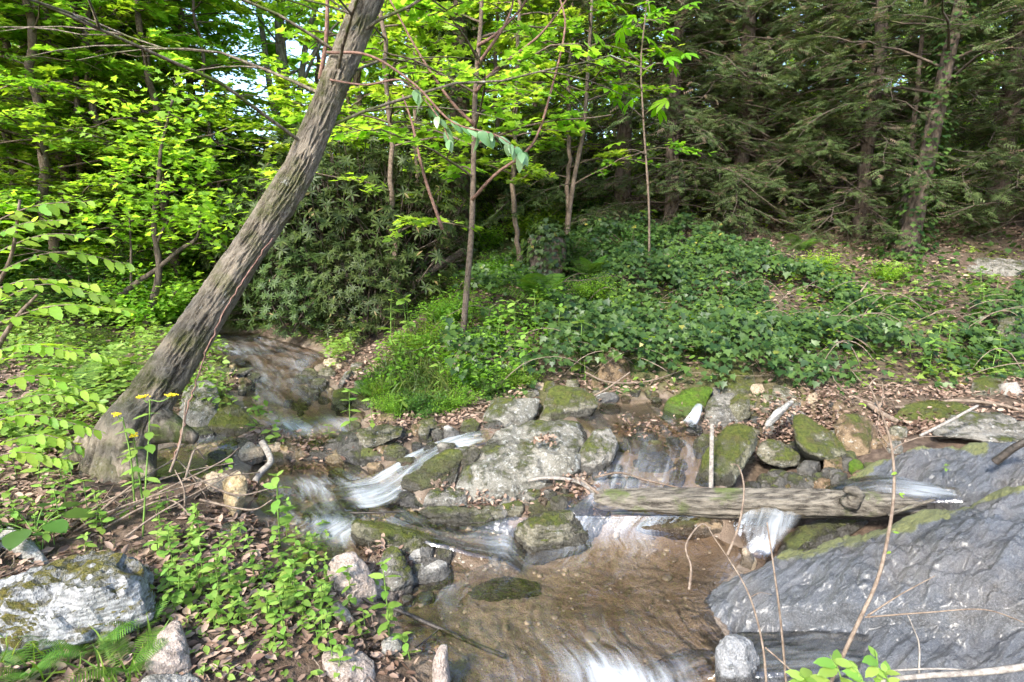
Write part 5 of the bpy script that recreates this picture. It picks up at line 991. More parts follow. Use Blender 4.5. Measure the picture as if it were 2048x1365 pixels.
cover('moss', 'moss fringe along the top of the white boulder', 5000, (-2.4, -1.2, 1.9, 2.9), [(0, 1150), (120, 1115), (220, 1105), (300, 1120), (320, 1100), (200, 1085), (0, 1130)], 'blade', .03, 0, 'tuft', 79, thin=-.5, vert=.7)
# ------------------------------------------------------------------ single leaves as parts
def frame(X, N, s, p):
    from mathutils import Matrix
    X = nrm(np.asarray(X, float)); Yv = nrm(np.cross(N, X)); Z = np.cross(X, Yv)
    return Matrix([[X[0]*s, Yv[0]*s, Z[0]*s, p[0]], [X[1]*s, Yv[1]*s, Z[1]*s, p[1]], [X[2]*s, Yv[2]*s, Z[2]*s, p[2]], [0, 0, 0, 1]])
def serr_leaf(n=9, w=.27, serr=.05, curl=.14, seed=0):
    R = RS(seed); t = np.linspace(0, 1, n); W = w*np.sin(pi*t**.8)**.8; z = -curl*t**2; mid = np.c_[t, 0*t, z]; V = [mid]
    for s in (1, -1): V.append(np.c_[t+.02*(np.arange(n) % 2), s*(W+serr*(np.arange(n) % 2)*(t > .05)*(t < .95)), z+.09*W/w*w*1.2+.012*R.randn(n)])
    V = np.vstack(V); F = []
    for k in range(n-1): F += [(k, k+1, n+k+1), (k, n+k+1, n+k), (k+1, k, 2*n+k), (k+1, 2*n+k, 2*n+k+1)]
    return V, np.array(F)
def leaf_mesh(nm, VF, lm, r): V, F = VF; return mesh(nm, V, F, LM[lm], rnd=np.full(len(V), r))
LEAFM = {}
for key, VF, lm in [('herb', serr_leaf(8, .25, .02, .18, 1), 'herb'), ('shrub', serr_leaf(10, .20, .03, .22, 2), 'lime'), ('big', serr_leaf(10, .24, .0, .30, 3), 'big'), ('buckeye', TPL['buckeye'], 'buck'), ('maple', TPL['maple'], 'lime'), ('broad', serr_leaf(8, .36, .01, .12, 5), 'shade')]:
    LEAFM[key] = [leaf_mesh(key+'_leaf', VF, lm, r) for r in (.05, .3, .5, .7, .95)]
def add_leaf(parent, key, p, X, N, s, R):
    o = obj('leaf', LEAFM[key][R.randint(5)], parent); o.matrix_local = frame(X, N, s, p); return o
def copy_tree(o, parent=None):
    c = o.copy(); col.objects.link(c); c.parent = parent
    for ch in list(o.children): copy_tree(ch, c)
    return c
# herbs: stem with leaf pairs
def herb_proto(seed, h, pairs, ls, key='herb', whorl=2, tip=True, r=.0025, lean=.15):
    R = RS(seed); t = obj('herb', None); d = R.randn(2)*lean*h; st = spline([(0, 0, 0), (d[0]*.4, d[1]*.4, h*.55), (d[0], d[1], h)], 12); V, F = tube(st, np.linspace(r*1.4, r*.7, 12), 5); obj('stem', mesh('herb_stem', V, F, BK['stem'], smooth=True), t)
    for k in range(pairs):
        f = (k+1)/pairs; p = st[min(11, int(f*11))]; a0 = k*1.57+R.rand()*.4
        for j in range(whorl): a = a0+j*6.283/whorl+R.randn()*.2; add_leaf(t, key, p, (cos(a), sin(a), R.uniform(-.25, .35)), (R.randn()*.15, R.randn()*.15, 1), ls*(1.1-.35*f)*R.uniform(.8, 1.2), R)
    if tip:
        for j in range(2): a = R.rand()*6.28; add_leaf(t, key, st[-1], (cos(a), sin(a), .7), (-cos(a), -sin(a), .8), ls*.5, R)
    return t
HP = [herb_proto(1, .16, 3, .075), herb_proto(2, .24, 4, .085), herb_proto(3, .09, 1, .085, whorl=3, tip=False), herb_proto(4, .12, 2, .07, whorl=3), herb_proto(5, .30, 6, .07)]
used = set()
def put_herb(k, p, label, group, rz, s, name='herb'):
    t = HP[k] if k not in used else copy_tree(HP[k]); used.add(k)
    t.name = name; t.location = [float(c) for c in p]; t.rotation_euler = (0, 0, rz); t.scale = (s, s, s); return tag(t, label, 'plant', group)
R = RS(91)
for poly, n, lab, grp, sz in [
    ([(330, 1080), (640, 1080), (720, 1240), (560, 1330), (330, 1220), (300, 1120)], 84, 'small bright green herb among dead leaves on the near left bank', 'herbs of the near left bank', .68),
    ([(0, 1010), (330, 1000), (430, 1080), (300, 1110), (0, 1110)], 26, 'bright herb in the clump above the white boulder', 'herbs above the white boulder', .75),
    ([(560, 1220), (760, 1180), (840, 1365), (600, 1365)], 20, 'fresh green herb along the lower left water edge', 'herbs at the lower water edge', .68),
    ([(0, 860), (220, 830), (180, 1000), (0, 990)], 24, 'leafy herb on the left slope below the overhanging shrub', 'herbs of the left slope', .9),
    ([(960, 640), (1180, 640), (1180, 780), (960, 780)], 16, 'pale green herb standing above the ivy on the bank nose', 'herbs on the bank nose', 1.4),
    ([(730, 640), (920, 600), (900, 800), (760, 790)], 18, 'leafy herb on the grassy overhang of the bank', 'herbs of the grassy overhang', 1.5),
    ([(1650, 600), (2048, 580), (2048, 760), (1700, 760)], 24, 'light green seedling over the ivy and leaves of the right bank', 'seedlings of the right bank', 1.2)]:
    c = 0; p = np.array(poly, float); lo, hi = p.min(0), p.max(0)
    while c < n:
        u, v = R.uniform(lo, hi)
        if inpoly(np.array(u), np.array(v), poly):
            q = hit(u, v); put_herb(R.choice([0, 1, 2, 2, 3, 0]) if c % 6 else 4, q, lab, grp, R.rand()*6.28, sz*R.uniform(.7, 1.25)); c += 1
for k, (u, v), s, lab in [(1, (700, 858), 1.0, 'leafy sprig growing on top of the dark cascade boulder'), (3, (660, 880), .9, 'low green sprig left of the dark cascade boulder'), (2, (800, 838), 1.4, 'small round-leaved plant beside the mossy olive stone'), (4, (560, 1095), 1.3, 'tall sprout with arching leaves at the pool edge'), (4, (780, 1290), 1.2, 'tall lime sprout standing at the sandy pool edge'), (1, (1160, 752), 1.9, 'broad-leaved pale plant low on the ivy bank'), (4, (1030, 730), 1.8, 'tall leafy stalk above the ivy'), (1, (735, 870), .8, 'tiny sprig on the pale mossy stone'), (3, (1890, 945), .35, 'tiny bright green tuft on the wet bedrock ramp'), (1, (820, 690), 1.9, 'light green leafy plant at the edge of the rhododendrons')]:
    q = hit(u, v)
    if 'dark cascade' in lab and 'top' in lab: q = np.array(at_y(700, 858, 3.45))
    if 'pale mossy' in lab: q = np.array(at_y(745, 858, 3.5))
    if 'ramp' in lab: q = np.array(at_y(1890, 945, 2.95))
    put_herb(k, q, lab, None, R.rand()*6.28, s)
for k in range(5):
    if k not in used: bpy.data.objects.remove(HP[k])
# broad dark-leaved plant at the left margin
bp = thing('broad_leaved_plant', 'plant with very broad flat dark green leaves at the left margin', 'plant', hit(70, 1072)); R = RS(6)
for k in range(8): a = k*.8+.3; V, F = tube(spline([(0, 0, 0), (.06*cos(a), .06*sin(a), .06), (.12*cos(a), .12*sin(a), .09)], 6), .003, 5); obj('stalk', mesh('stalk', V, F, BK['stem']), bp); add_leaf(bp, 'broad', (.11*cos(a), .11*sin(a), .09), (cos(a), sin(a), -.1), (0, 0, 1), R.uniform(.10, .15), R)
# ferns
def frond(L, n=24, seed=0):
    t = np.linspace(0, 1, n); P = np.c_[L*t*.9, 0*t, L*(.55*t-.55*t**2.2)]; V1, F1 = tube(P, np.linspace(.003, .0008, n), 4, cap=False); Ls = []
    T, F = TPL['pinna']; R = RS(seed)
    w = .26*L*np.sin(pi*np.clip(t*.92+.06, 0, 1))**.8
    for s in (1, -1):
        Pp = P[2:]; X = np.c_[np.full(n-2, .25), np.full(n-2, float(s)), np.full(n-2, -.15)]; Ls.append(leaves('pinna', Pp, X, np.tile([0, 0, 1.], (n-2, 1)), w[2:], R))
    return (V1, F1), cat_leaves(Ls)
FR = []
for sd in (1, 2):
    (v1, f1), (v2, f2, r2) = frond(1., 26, sd); k = len(v1); FR.append(mesh('frond', np.vstack([v1, v2]), [f1[0], f2+k], LM['fern'], rnd=np.concatenate([np.full(k, .2), r2])))
def fern(p, L, n, label, seed, up=.55):
    R = RS(seed); t = thing('fern', label, 'fern', p, 'ferns')
    for k in range(n):
        o = obj('frond', FR[k % 2], t); a = k*6.283/n+R.randn()*.25; e = R.uniform(.2, .75)*up/.55; s = L*R.uniform(.75, 1.15); o.rotation_euler = (R.randn()*.15, -e, a); o.scale = (s, s, s)
for u, v, L, n, lab in [(1085, 612, .62, 11, 'large arching fern on top of the ivy bank'), (232, 650, .62, 10, 'fern on the left slope near the bent sapling'), (195, 770, .55, 9, 'fern on the left slope beside the leaning trunk'), (160, 820, .45, 8, 'lower fern left of the leaning trunk'), (85, 1290, .22, 7, 'small fern in front of the white boulder'), (190, 1310, .20, 8, 'low fern under the right end of the white boulder'), (60, 1350, .2, 7, 'small fern in the lower left corner'), (255, 1345, .2, 7, 'small fern beside the grey-pink block'), (290, 1265, .16, 6, 'tiny fern between white boulder and grey-pink block'), (1180, 560, .5, 9, 'fern on the bank right of the large arching fern'), (980, 660, .4, 9, 'fern low on the bank nose'), (1250, 640, .36, 8, 'fern rising out of the ivy'), (760, 800, .34, 9, 'fern at the foot of the grassy bank'), (1600, 505, .4, 8, 'pale fern at the top of the ivy under the cedars')]:
    fern(hit(u, v), L, n, lab, u)
# overhanging shrub at the left margin
R = RS(12); sh = thing('overhanging_shrub', 'shrub with rows of bright toothed leaves reaching in from the left margin', 'shrub', hit(-40, 900)); lb = np.array(sh.location)
for pts in [[(-80, 820, 3.0), (-40, 640, 2.95), (20, 520, 2.9), (40, 400, 2.9)], [(-90, 840, 2.8), (-20, 720, 2.75), (30, 640, 2.75), (75, 590, 2.75)]]:
    V, F = tube(spline(px(pts), 24), np.linspace(.016, .006, 24), 7, seed=1, rough=.15); obj('stem', mesh('shrub_stem', V-lb, F, BK['twig'], smooth=True), sh)
for pts, ls in [([(-60, 470, 2.9), (60, 415, 2.85), (185, 402, 2.9)], .095), ([(-60, 500, 2.8), (40, 450, 2.75), (130, 440, 2.75)], .09), ([(-40, 560, 2.9), (110, 505, 2.9), (265, 530, 2.95)], .095), ([(-60, 600, 2.8), (60, 560, 2.75), (190, 570, 2.8)], .095), ([(-40, 660, 2.75), (110, 612, 2.75), (255, 622, 2.8)], .10), ([(-60, 720, 2.7), (50, 690, 2.7), (150, 705, 2.7)], .095), ([(-60, 790, 2.75), (60, 752, 2.75), (190, 790, 2.8)], .09), ([(-60, 860, 2.7), (60, 830, 2.7), (200, 862, 2.75)], .09), ([(-60, 640, 3.2), (80, 570, 3.2), (230, 600, 3.3)], .09), ([(-60, 930, 2.6), (40, 905, 2.6), (140, 925, 2.65)], .085), ([(-40, 520, 3.3), (90, 470, 3.3), (220, 480, 3.4)], .09), ([(-40, 740, 3.3), (90, 690, 3.3), (230, 720, 3.4)], .09), ([(-40, 820, 3.2), (90, 790, 3.2), (220, 815, 3.3)], .085), ([(-40, 900, 3.0), (80, 870, 3.0), (190, 905, 3.05)], .085)]:
    Q = spline(px(pts), 30)-lb; V, F = tube(Q, np.linspace(.005, .0015, 30), 5); b = obj('branch', mesh('branch', V, F, BK['twig'], smooth=True), sh); n = 22
    for k in range(n):
        f = .15+.85*k/(n-1); i = min(28, int(f*29)); d = nrm(Q[i+1]-Q[i]); s = 1 if k % 2 else -1; side = nrm(np.cross(d, [0, 0, 1.]))*s
        add_leaf(b, 'shrub', Q[i], d*.75+side*.8+np.array([0, 0, -.15+.2*R.randn()]), np.array([R.randn()*.3, -.35+R.randn()*.3, 1]), ls*R.uniform(.7, 1.15)*(1.1-.4*abs(f-.5)), R)

# ------------------------------------------------------------------ named trunks and saplings
def custom_tree(name, label, pts, w, bark, leafm, seed, bole=.35, spread=1.6, nl=16, per=16, size=.09, kind='quad', rise=.45, H=None, sub=6):
    """a tree whose visible trunk follows PTS (u, v, Y) and goes on upwards to its own crown"""
    P = px(pts); b = P[0].copy(); b[2] = float(hz(b[0], b[1]))-.08; P = np.vstack([b, P[1:] if P[0, 2] < b[2]+.3 else P]); d = nrm(P[-1]-P[-2]); top = max(H or 0, P[-1, 2]+3.5)
    if top > P[-1, 2]: P = np.vstack([P, P[-1]+(d*.4+np.array([0, 0, .6]))*(top-P[-1, 2])*.5, P[-1]+(d*.25+np.array([0, 0, .75]))*(top-P[-1, 2])])
    tr = spline(P, 60)-b; Y = np.mean([p[2] for p in pts]); r0 = w*Y/FPX/2
    g = gen_tree(seed, 1, bole, spread, nl, per, size, kind, r0, rise, trunk=tr, sub=sub, rtop=.006, seg=16)
    t = thing(name, label, 'tree', b)
    for nm, me in zip(('trunk', 'branches', 'crown'), tree_meshes(name, g, bark, leafm)): tag(obj(nm, me, t), kind=None if nm == 'trunk' else 'stuff')
    return t, b
custom_tree('slender_tree', 'lichen-mottled slender trunk with dead side branches, leftmost of the left group', [(108, 480, 8.6), (92, 250, 8.6), (80, 100, 8.6), (72, -20, 8.6)], 25, 'grey', 'lime', 201, bole=.2, spread=1.7, nl=26, per=20)
custom_tree('slender_tree', 'thin straight trunk standing right of the mottled trunk', [(166, 480, 7.8), (158, 300, 7.8), (150, 100, 7.8), (148, -20, 7.8)], 12, 'twig', 'lime', 202, bole=.15, spread=1.7, nl=26, per=20)
custom_tree('pale_trunk_tree', 'pale smooth trunk seen between the slender trunks on the left', [(258, 400, 13), (245, 290, 13), (228, 180, 13), (222, 20, 13)], 20, 'grey', 'lime', 203, spread=2.4, nl=20, per=24)
custom_tree('slender_tree', 'dark ivy-flecked thin trunk left of the bent sapling', [(322, 400, 10), (310, 300, 10), (292, 180, 10), (285, -20, 10)], 12, 'dark', 'lime', 204, spread=2., nl=20, per=22)
custom_tree('grey_trunk_tree', 'grey trunk low in the glade behind the bent sapling', [(356, 440, 17), (355, 340, 17), (352, 200, 17), (350, 60, 17)], 24, 'grey', 'lime', 205, spread=2.5, nl=20, per=24)
t6, b6 = custom_tree('forked_tree', 'tall forked tree against blue sky left of the leaning trunk', [(580, 380, 10.5), (574, 250, 10.5), (562, 100, 10.5), (556, -20, 10.5)], 30, 'grey', 'lime', 206, bole=.5, spread=1.4, nl=16, per=14)
for pts, w in [([(578, 310, 10.45), (545, 200, 10.4), (530, 100, 10.4), (512, -20, 10.4)], (15, 8)), ([(582, 300, 10.4), (598, 200, 10.4), (612, 90, 10.4), (640, -20, 10.4)], (14, 8)), ([(565, 60, 10.5), (590, 40, 10.5), (625, -20, 10.5)], (10, 6)), ([(600, 180, 10.4), (640, 90, 10.3), (690, 30, 10.3)], (7, 3)), ([(572, 150, 10.5), (610, 130, 10.4), (650, 60, 10.4)], (6, 3))]:
    V, F = tube(spline(px(pts), 20), np.linspace(*w, 20)*10.4/FPX/2, 10, seed=7, rough=.15); obj('limb', mesh('limb', V-b6, F, BK['grey'], smooth=True), t6)
t7, b7 = custom_tree('ivy_clad_tree', 'thick dark trunk wrapped in climbing ivy behind the thin sapling', [(915, 470, 8.4), (918, 300, 8.4), (920, 150, 8.4), (918, -20, 8.4)], 54, 'dark', 'mid', 207, bole=.6, spread=2.2, nl=14, per=20)
R = RS(4); n = 5200; h = R.rand(n)**.8*7.5; a = R.rand(n)*6.28; rr_ = .24+.10*np.abs(R.randn(n)); cx = np.interp(h, [0, 7.5], [0, .03])
Lv = leaves('ivy', np.c_[cx+rr_*np.cos(a), rr_*np.sin(a), h], np.c_[np.cos(a), np.sin(a), -1.2+.4*R.randn(n)], np.c_[np.cos(a), np.sin(a), .5+.3*R.randn(n)], R.uniform(.05, .09, n), R); tag(obj('ivy', mesh('trunk_ivy', *Lv[:2], LM['ivy'], rnd=Lv[2]), t7), kind='stuff')
t12, b12 = custom_tree('ivy_clad_tree', 'leaning dark trunk with ivy and a mossy foot among the cedars at right', [(1812, 520, 7.2), (1835, 400, 7.2), (1868, 250, 7.2), (1895, 120, 7.2), (1922, -10, 7.2)], 36, 'dark', 'cedar', 208, bole=.35, spread=1.8, nl=18, per=20, kind='spray', size=.14)
R = RS(5); n = 1300; h = R.rand(n)**1.8*5; P = px([(1812, 520, 7.2), (1835, 400, 7.2), (1868, 250, 7.2), (1895, 120, 7.2), (1922, -10, 7.2)])-b12; zz = np.r_[0, P[1:, 2]]; a = R.rand(n)*6.28; q = .12+.07*np.abs(R.randn(n))+.15*np.exp(-h*3)
Lv = leaves('ivy', np.c_[np.interp(h, zz, P[:, 0])+q*np.cos(a), q*np.sin(a), h], np.c_[np.cos(a), np.sin(a), np.full(n, -1.)], np.c_[np.cos(a), np.sin(a), np.full(n, .6)], R.uniform(.04, .075, n), R); tag(obj('ivy', mesh('trunk_ivy', *Lv[:2], LM['ivy'], rnd=Lv[2]), t12), kind='stuff')
custom_tree('slender_tree', 'thin brown stem close left of the ivied trunk under the cedars', [(1800, 480, 7.6), (1812, 380, 7.6), (1826, 280, 7.6), (1832, 200, 7.6)], 13, 'dark', 'cedar', 209, bole=.4, spread=1., nl=10, per=10, kind='spray', size=.12)
# thin sapling rising from the bank nose
t8, b8 = custom_tree('thin_sapling', 'tall thin lichen-grey sapling rising from the bank nose in the middle', [(922, 680, 5.35), (935, 560, 5.35), (944, 440, 5.35), (950, 200, 5.35), (958, 90, 5.35), (964, -20, 5.35)], 11, 'twig', 'lime', 210, bole=.30, spread=1.2, nl=24, per=14, kind='maple', size=.085)
for pts in [[(950, 185, 5.33), (990, 140, 5.3), (1080, 70, 5.25), (1140, -10, 5.2)], [(955, 92, 5.33), (990, 70, 5.3), (1040, 20, 5.3), (1060, -20, 5.3)], [(944, 400, 5.3), (990, 350, 5.2), (1045, 310, 5.1), (1075, 270, 5.1), (1100, 190, 5.1), (1130, 60, 5.1), (1118, -10, 5.1)], [(948, 250, 5.33), (900, 200, 5.3), (840, 110, 5.25), (780, 0, 5.2)], [(885, 460, 5.0), (848, 350, 4.95), (825, 250, 4.95), (805, 190, 4.95)], [(955, 130, 5.3), (1010, 50, 5.2), (1030, -10, 5.2)]]:
    V, F = tube(spline(px(pts), 26), np.linspace(7, 3, 26)*5.3/FPX/2, 7, seed=3, rough=.12); obj('branch', mesh('branch', V-b8, F, BK['red'], smooth=True), t8)
custom_tree('slender_tree', 'thin pale leaning stem between the middle sapling and the cedars', [(1136, 450, 7.6), (1148, 360, 7.6), (1168, 250, 7.6), (1178, 100, 7.6), (1184, -10, 7.6)], 9, 'twig', 'mid', 211, bole=.25, spread=1.5, nl=24, per=18)
# maple twigs low on the bank behind: bright sprays
YM = [tree_meshes('young_maple', gen_tree(sd, 4.6, .15, 1.35, 20, 16, .085, 'maple', .022, .3, .25, sub=6), 'twig', 'lime') for sd in (31, 32)]
for k, (u, Y, s_, lab) in enumerate([(800, 6.4, 1., 'young maple with bright lobed leaves behind the leaning trunk'), (1040, 7.4, 1., 'young maple with layered bright sprays over the ivy bank'), (835, 7.8, 1., 'young maple between rhododendron and ivy-clad trunk'), (450, 8.2, 1., 'young maple glowing left of the leaning trunk'), (720, 8.4, 1.15, 'young maple rising over the rhododendron thicket'), (1010, 9.4, 1.2, 'taller young maple behind the ivy-clad trunk'), (1130, 8.4, 1.05, 'young maple beside the thin pale leaning stem')]):
    put_tree('young_maple', lab, YM[k % 2], gx_(u, Y), Y, k*1.7, s_, 'young maples')
# buckeye sapling
def px1(u, v, Y): return at_y(float(u), float(v), float(Y))
P = px([(1300, 515, 6.2), (1298, 420, 6.2), (1288, 260, 6.2), (1282, 130, 6.2), (1290, 40, 6.2), (1296, -30, 6.2)]); b = P[0].copy(); b[2] = float(hz(b[0], b[1])); P[0] = b
bk = thing('buckeye_sapling', 'thin buckeye sapling with bright fingered leaves in front of the cedars', 'tree', b); R = RS(8)
V, F = tube(spline(P, 40), np.linspace(.014, .006, 40), 8, seed=1, rough=.1); obj('trunk', mesh('buckeye_stem', V-b, F, BK['twig'], smooth=True), bk)
for (u0, v0, u1, v1, n) in [(1282, 125, 1210, 90, 3), (1284, 100, 1360, 105, 4), (1286, 60, 1240, 30, 4), (1290, 40, 1330, 60, 4), (1292, 20, 1215, 10, 3), (1295, 0, 1300, 30, 3), (1296, -20, 1370, 10, 3), (1290, 240, 1225, 200, 3), (1290, 230, 1320, 215, 2), (1286, 180, 1235, 170, 2), (1294, 310, 1240, 305, 1), (1286, 140, 1340, 130, 3)]:
    q = spline(np.array([px1(u0, v0, 6.2), px1((u0+u1)/2, (v0+v1)/2-8, 6.1), px1(u1, v1, 6.0)])-b, 8); V, F = tube(q, np.linspace(.006, .002, 8), 5); obj('branch', mesh('branch', V, F, BK['dry'], smooth=True), bk)
    for k in range(n): a = R.rand()*6.28; add_leaf(bk, 'buckeye', q[7 if k < 2 else 4]+R.randn(3)*.05, (cos(a), sin(a)*.7-.3, -.25), (R.randn()*.25, -.45+R.randn()*.2, 1), R.uniform(.15, .22), R)
# drooping branch with big leaves
P = px([(655, -20, 3.95), (652, 80, 3.95), (640, 160, 3.98)]); b = px1(640, 160, 3.98)
mg = thing('big_leaved_sapling', 'arching sapling bough with large pale hanging leaves crossing the leaning trunk', 'tree', b); R = RS(14)
V, F = tube(spline(P, 16), np.linspace(.012, .016, 16), 7, seed=2, rough=.15); obj('trunk', mesh('bough_stem', V-b, F, BK['red'], smooth=True), mg)
for pts, w, lv in [([(655, 105, 3.9), (740, 112, 3.75), (830, 170, 3.7), (905, 245, 3.7), (990, 270, 3.7), (1050, 310, 3.7)], 6, [.60, .63, .66, .69, .72, .74, .77, .79, .82, .84, .86, .88, .90, .92, .94, .955, .97, .98, .99, 1., 1., 1.]),
               ([(660, 160, 3.85), (730, 170, 3.8), (800, 160, 3.75), (840, 190, 3.75), (880, 240, 3.75), (900, 285, 3.75)], 4, [.55, .60, .65, .70, .74, .78, .82, .86, .9, .94, .98, 1.])]:
    Q = spline(px(pts), 40)-b; V, F = tube(Q, np.linspace(w, 2.5, 40)*3.8/FPX/2, 6, seed=5, rough=.1); br = obj('branch', mesh('branch', V, F, BK['red'], smooth=True), mg)
    for f in lv:
        i = min(38, int(f*39)); d = nrm(Q[i+1]-Q[i]); add_leaf(br, 'big', Q[i], d*.5+np.array([R.randn()*.6, R.randn()*.6-.1, -.75]), np.array([R.randn()*.7, -1+.5*R.randn(), .7]), R.uniform(.07, .14), R)
# bent sapling on the left bank
P = px([(288, 642, 6.3), (312, 580, 6.3), (318, 530, 6.3), (308, 450, 6.3), (318, 360, 6.3), (322, 300, 6.3), (345, 200, 6.3)]); b = P[0].copy(); b[2] = float(hz(b[0], b[1])); P[0] = b
bs = thing('bent_sapling', 'crooked dark sapling with two bent stems on the left bank', 'tree', b)
V, F = tube(spline(P, 60), np.linspace(.045, .012, 60), 12, seed=9, rough=.2, freq=9); obj('trunk', mesh('bent_stem', V-b, F, BK['dark'], smooth=True), bs)
for pts, w in [([(240, 592, 6.3), (275, 565, 6.3), (312, 540, 6.3), (360, 500, 6.3), (392, 478, 6.3), (402, 440, 6.3)], (12, 5)), ([(312, 490, 6.3), (335, 445, 6.3), (362, 420, 6.3)], (6, 3)), ([(262, 590, 6.3), (262, 500, 6.35), (258, 420, 6.4)], (5, 3))]:
    V, F = tube(spline(px(pts), 30), np.linspace(*w, 30)*6.3/FPX/2, 9, seed=4, rough=.15); obj('limb', mesh('limb', V-b, F, BK['dark'], smooth=True), bs)
n = 1300; R = RS(3); tips = px([(402, 440, 6.3), (362, 420, 6.3), (322, 320, 6.3), (340, 220, 6.3), (258, 430, 6.4)])-b; c = tips[R.randint(0, 5, n)]+R.randn(n, 3)*[.35, .35, .18]
Lv = leaves('maple', c, np.c_[R.randn(n, 2), R.uniform(-.6, .1, n)], up_normals(n, R, .4), R.uniform(.05, .09, n), R); obj('crown', mesh('bent_crown', *Lv[:2], LM['lime'], rnd=Lv[2]), bs)

# ------------------------------------------------------------------ sticks, canes, driftwood
def stick(label, pts, w, bark, name='stick', cat='stick', branches=(), group=None, onground=False, seg=8):
    P = px(pts) if not onground else np.array([hit(u, v)+np.array([0, 0, dz]) for u, v, dz in pts]); b = P[0].copy(); t = thing(name, label, cat, b, group); Yw = P[:, 1].mean()
    n = 14*len(pts); V, F = tube(spline(P, n), np.linspace(w[0], w[1], n)*Yw/FPX/2, seg, seed=len(label), rough=.12, freq=14); obj('main_stem' if len(branches) else 'shaft', mesh('shaft', V-b, F, BK[bark], smooth=True), t)
    for bp, bw in branches:
        Q = px(bp) if not onground else np.array([hit(u, v)+np.array([0, 0, dz]) for u, v, dz in bp]); m = 10*len(bp); V, F = tube(spline(Q, m), np.linspace(bw[0], bw[1], m)*Yw/FPX/2*.75, 6, seed=len(bp), rough=.12, freq=14); obj('side_twig', mesh('side_twig', V-b, F, BK[bark], smooth=True), t)
    return t, b
Yf = 1.75
t, b = stick('tall bare forked sapling stem rising in front of the wet slab', [(1635, 1420, 1.6), (1712, 1255, 1.62), (1758, 1150, 1.66), (1783, 1030, 1.7), (1788, 950, 1.74), (1780, 880, 1.76), (1760, 820, 1.78), (1738, 770, 1.8)], (9, 3.5), 'dry', 'bare_sapling', 'plant',
  [([(1735, 1232, 1.62), (1800, 1190, 1.6), (1870, 1152, 1.58)], (5, 2)), ([(1730, 1235, 1.62), (1860, 1225, 1.6), (1970, 1220, 1.6), (2060, 1250, 1.6)], (5, 3)), ([(1748, 808, 1.78), (1700, 790, 1.8), (1672, 765, 1.8), (1665, 752, 1.8)], (5, 2)), ([(1738, 772, 1.8), (1720, 762, 1.8), (1704, 742, 1.8)], (4, 2)), ([(1738, 772, 1.8), (1748, 760, 1.8), (1760, 758, 1.8)], (4, 2)), ([(1757, 825, 1.78), (1766, 790, 1.78), (1764, 765, 1.78)], (4, 2)), ([(1780, 895, 1.76), (1757, 860, 1.76), (1758, 830, 1.76)], (4, 2)), ([(1776, 905, 1.76), (1760, 880, 1.76), (1752, 855, 1.76)], (3, 2)), ([(1783, 905, 1.76), (1800, 890, 1.76), (1840, 875, 1.76), (1885, 873, 1.76)], (4, 2))])
R = RS(2)
for u, v in [(1793, 945), (1798, 988), (1786, 1065), (1782, 1104), (1728, 808)]:
    for k in range(2): add_leaf(t, 'shrub', px1(u, v, 1.73)-b, (R.randn(), -.3, .4*R.randn()), (0, -.6, 1), .018, R)
stick('thin straight dead stem upright in front of the slab', [(1575, 1400, 1.7), (1562, 1250, 1.72), (1548, 1140, 1.75), (1534, 1045, 1.8)], (6, 3), 'dry', 'dead_stem', 'plant', seg=7)
stick('thin curved dead stem left of the straight stem in front', [(1535, 1400, 1.65), (1525, 1290, 1.7), (1500, 1195, 1.75), (1465, 1130, 1.8), (1424, 1070, 1.85)], (6, 2), 'dry', 'dead_stem', 'plant', [([(1530, 1295, 1.7), (1570, 1330, 1.66), (1620, 1380, 1.6)], (5, 4)), ([(1500, 1195, 1.75), (1520, 1186, 1.75), (1545, 1190, 1.75)], (3, 1))])
stick('hooked dead twig standing above the log', [(1455, 1110, 2.35), (1478, 1050, 2.4), (1488, 980, 2.45), (1478, 935, 2.5), (1462, 928, 2.5)], (6, 2), 'dry', 'dead_stem', 'plant')
stick('dead twig hanging over the sand below the log', [(1378, 1180, 2.3), (1382, 1135, 2.35), (1372, 1090, 2.4), (1405, 1048, 2.5), (1432, 1080, 2.45)], (6, 2), 'dry', 'dead_stem', 'plant')
t, b = stick('pale stout branch lying across the bottom right corner', [(1755, 1362, 1.5), (1850, 1352, 1.5), (1960, 1345, 1.5), (2080, 1330, 1.5)], (10, 16), 'pale', 'fallen_branch', 'branch', [([(1770, 1342, 1.52), (1880, 1338, 1.52), (1960, 1344, 1.51)], (6, 6)), ([(1838, 1350, 1.52), (1838, 1290, 1.54), (1826, 1255, 1.55), (1815, 1230, 1.56)], (6, 3))])
stick('straight pale stick standing upright against the mossy boulder', [(1422, 978, 3.1), (1423, 910, 3.14), (1424, 848, 3.18)], (10, 9), 'pale', 'upright_stick')
stick('grey crooked driftwood branch in the leaf pile beside the pool', [(508, 968, 3.3), (522, 945, 3.36), (541, 925, 3.42), (536, 905, 3.48), (524, 885, 3.55)], (13, 14), 'pale', 'driftwood', 'driftwood')
stick('long dark branch lying in the near shallow water', [(690, 1185, .04), (740, 1225, .05), (800, 1242, .05), (880, 1278, .05), (950, 1305, .04), (1010, 1330, .04)], (8, 10), 'black', 'sunken_branch', 'branch', [([(880, 1278, .05), (850, 1295, .03), (830, 1310, .03)], (7, 3))], onground=True)
stick('slim dark branch lying before the foot of the largest boulder', [(985, 1002, .06), (1030, 990, .07), (1090, 982, .08), (1150, 988, .08), (1190, 1002, .05)], (7, 8), 'pale', 'fallen_branch', 'branch', onground=True)
stick('short stick slanting from the boulder toward the log', [(1150, 980, .08), (1180, 1000, .08), (1235, 1035, .05)], (8, 5), 'dry', 'stick', onground=True)
stick('thin arching twig over the side stream above the log', [(1190, 955, 3.2), (1240, 946, 3.2), (1290, 960, 3.2), (1358, 976, 3.15)], (5, 4), 'twig', 'stick')
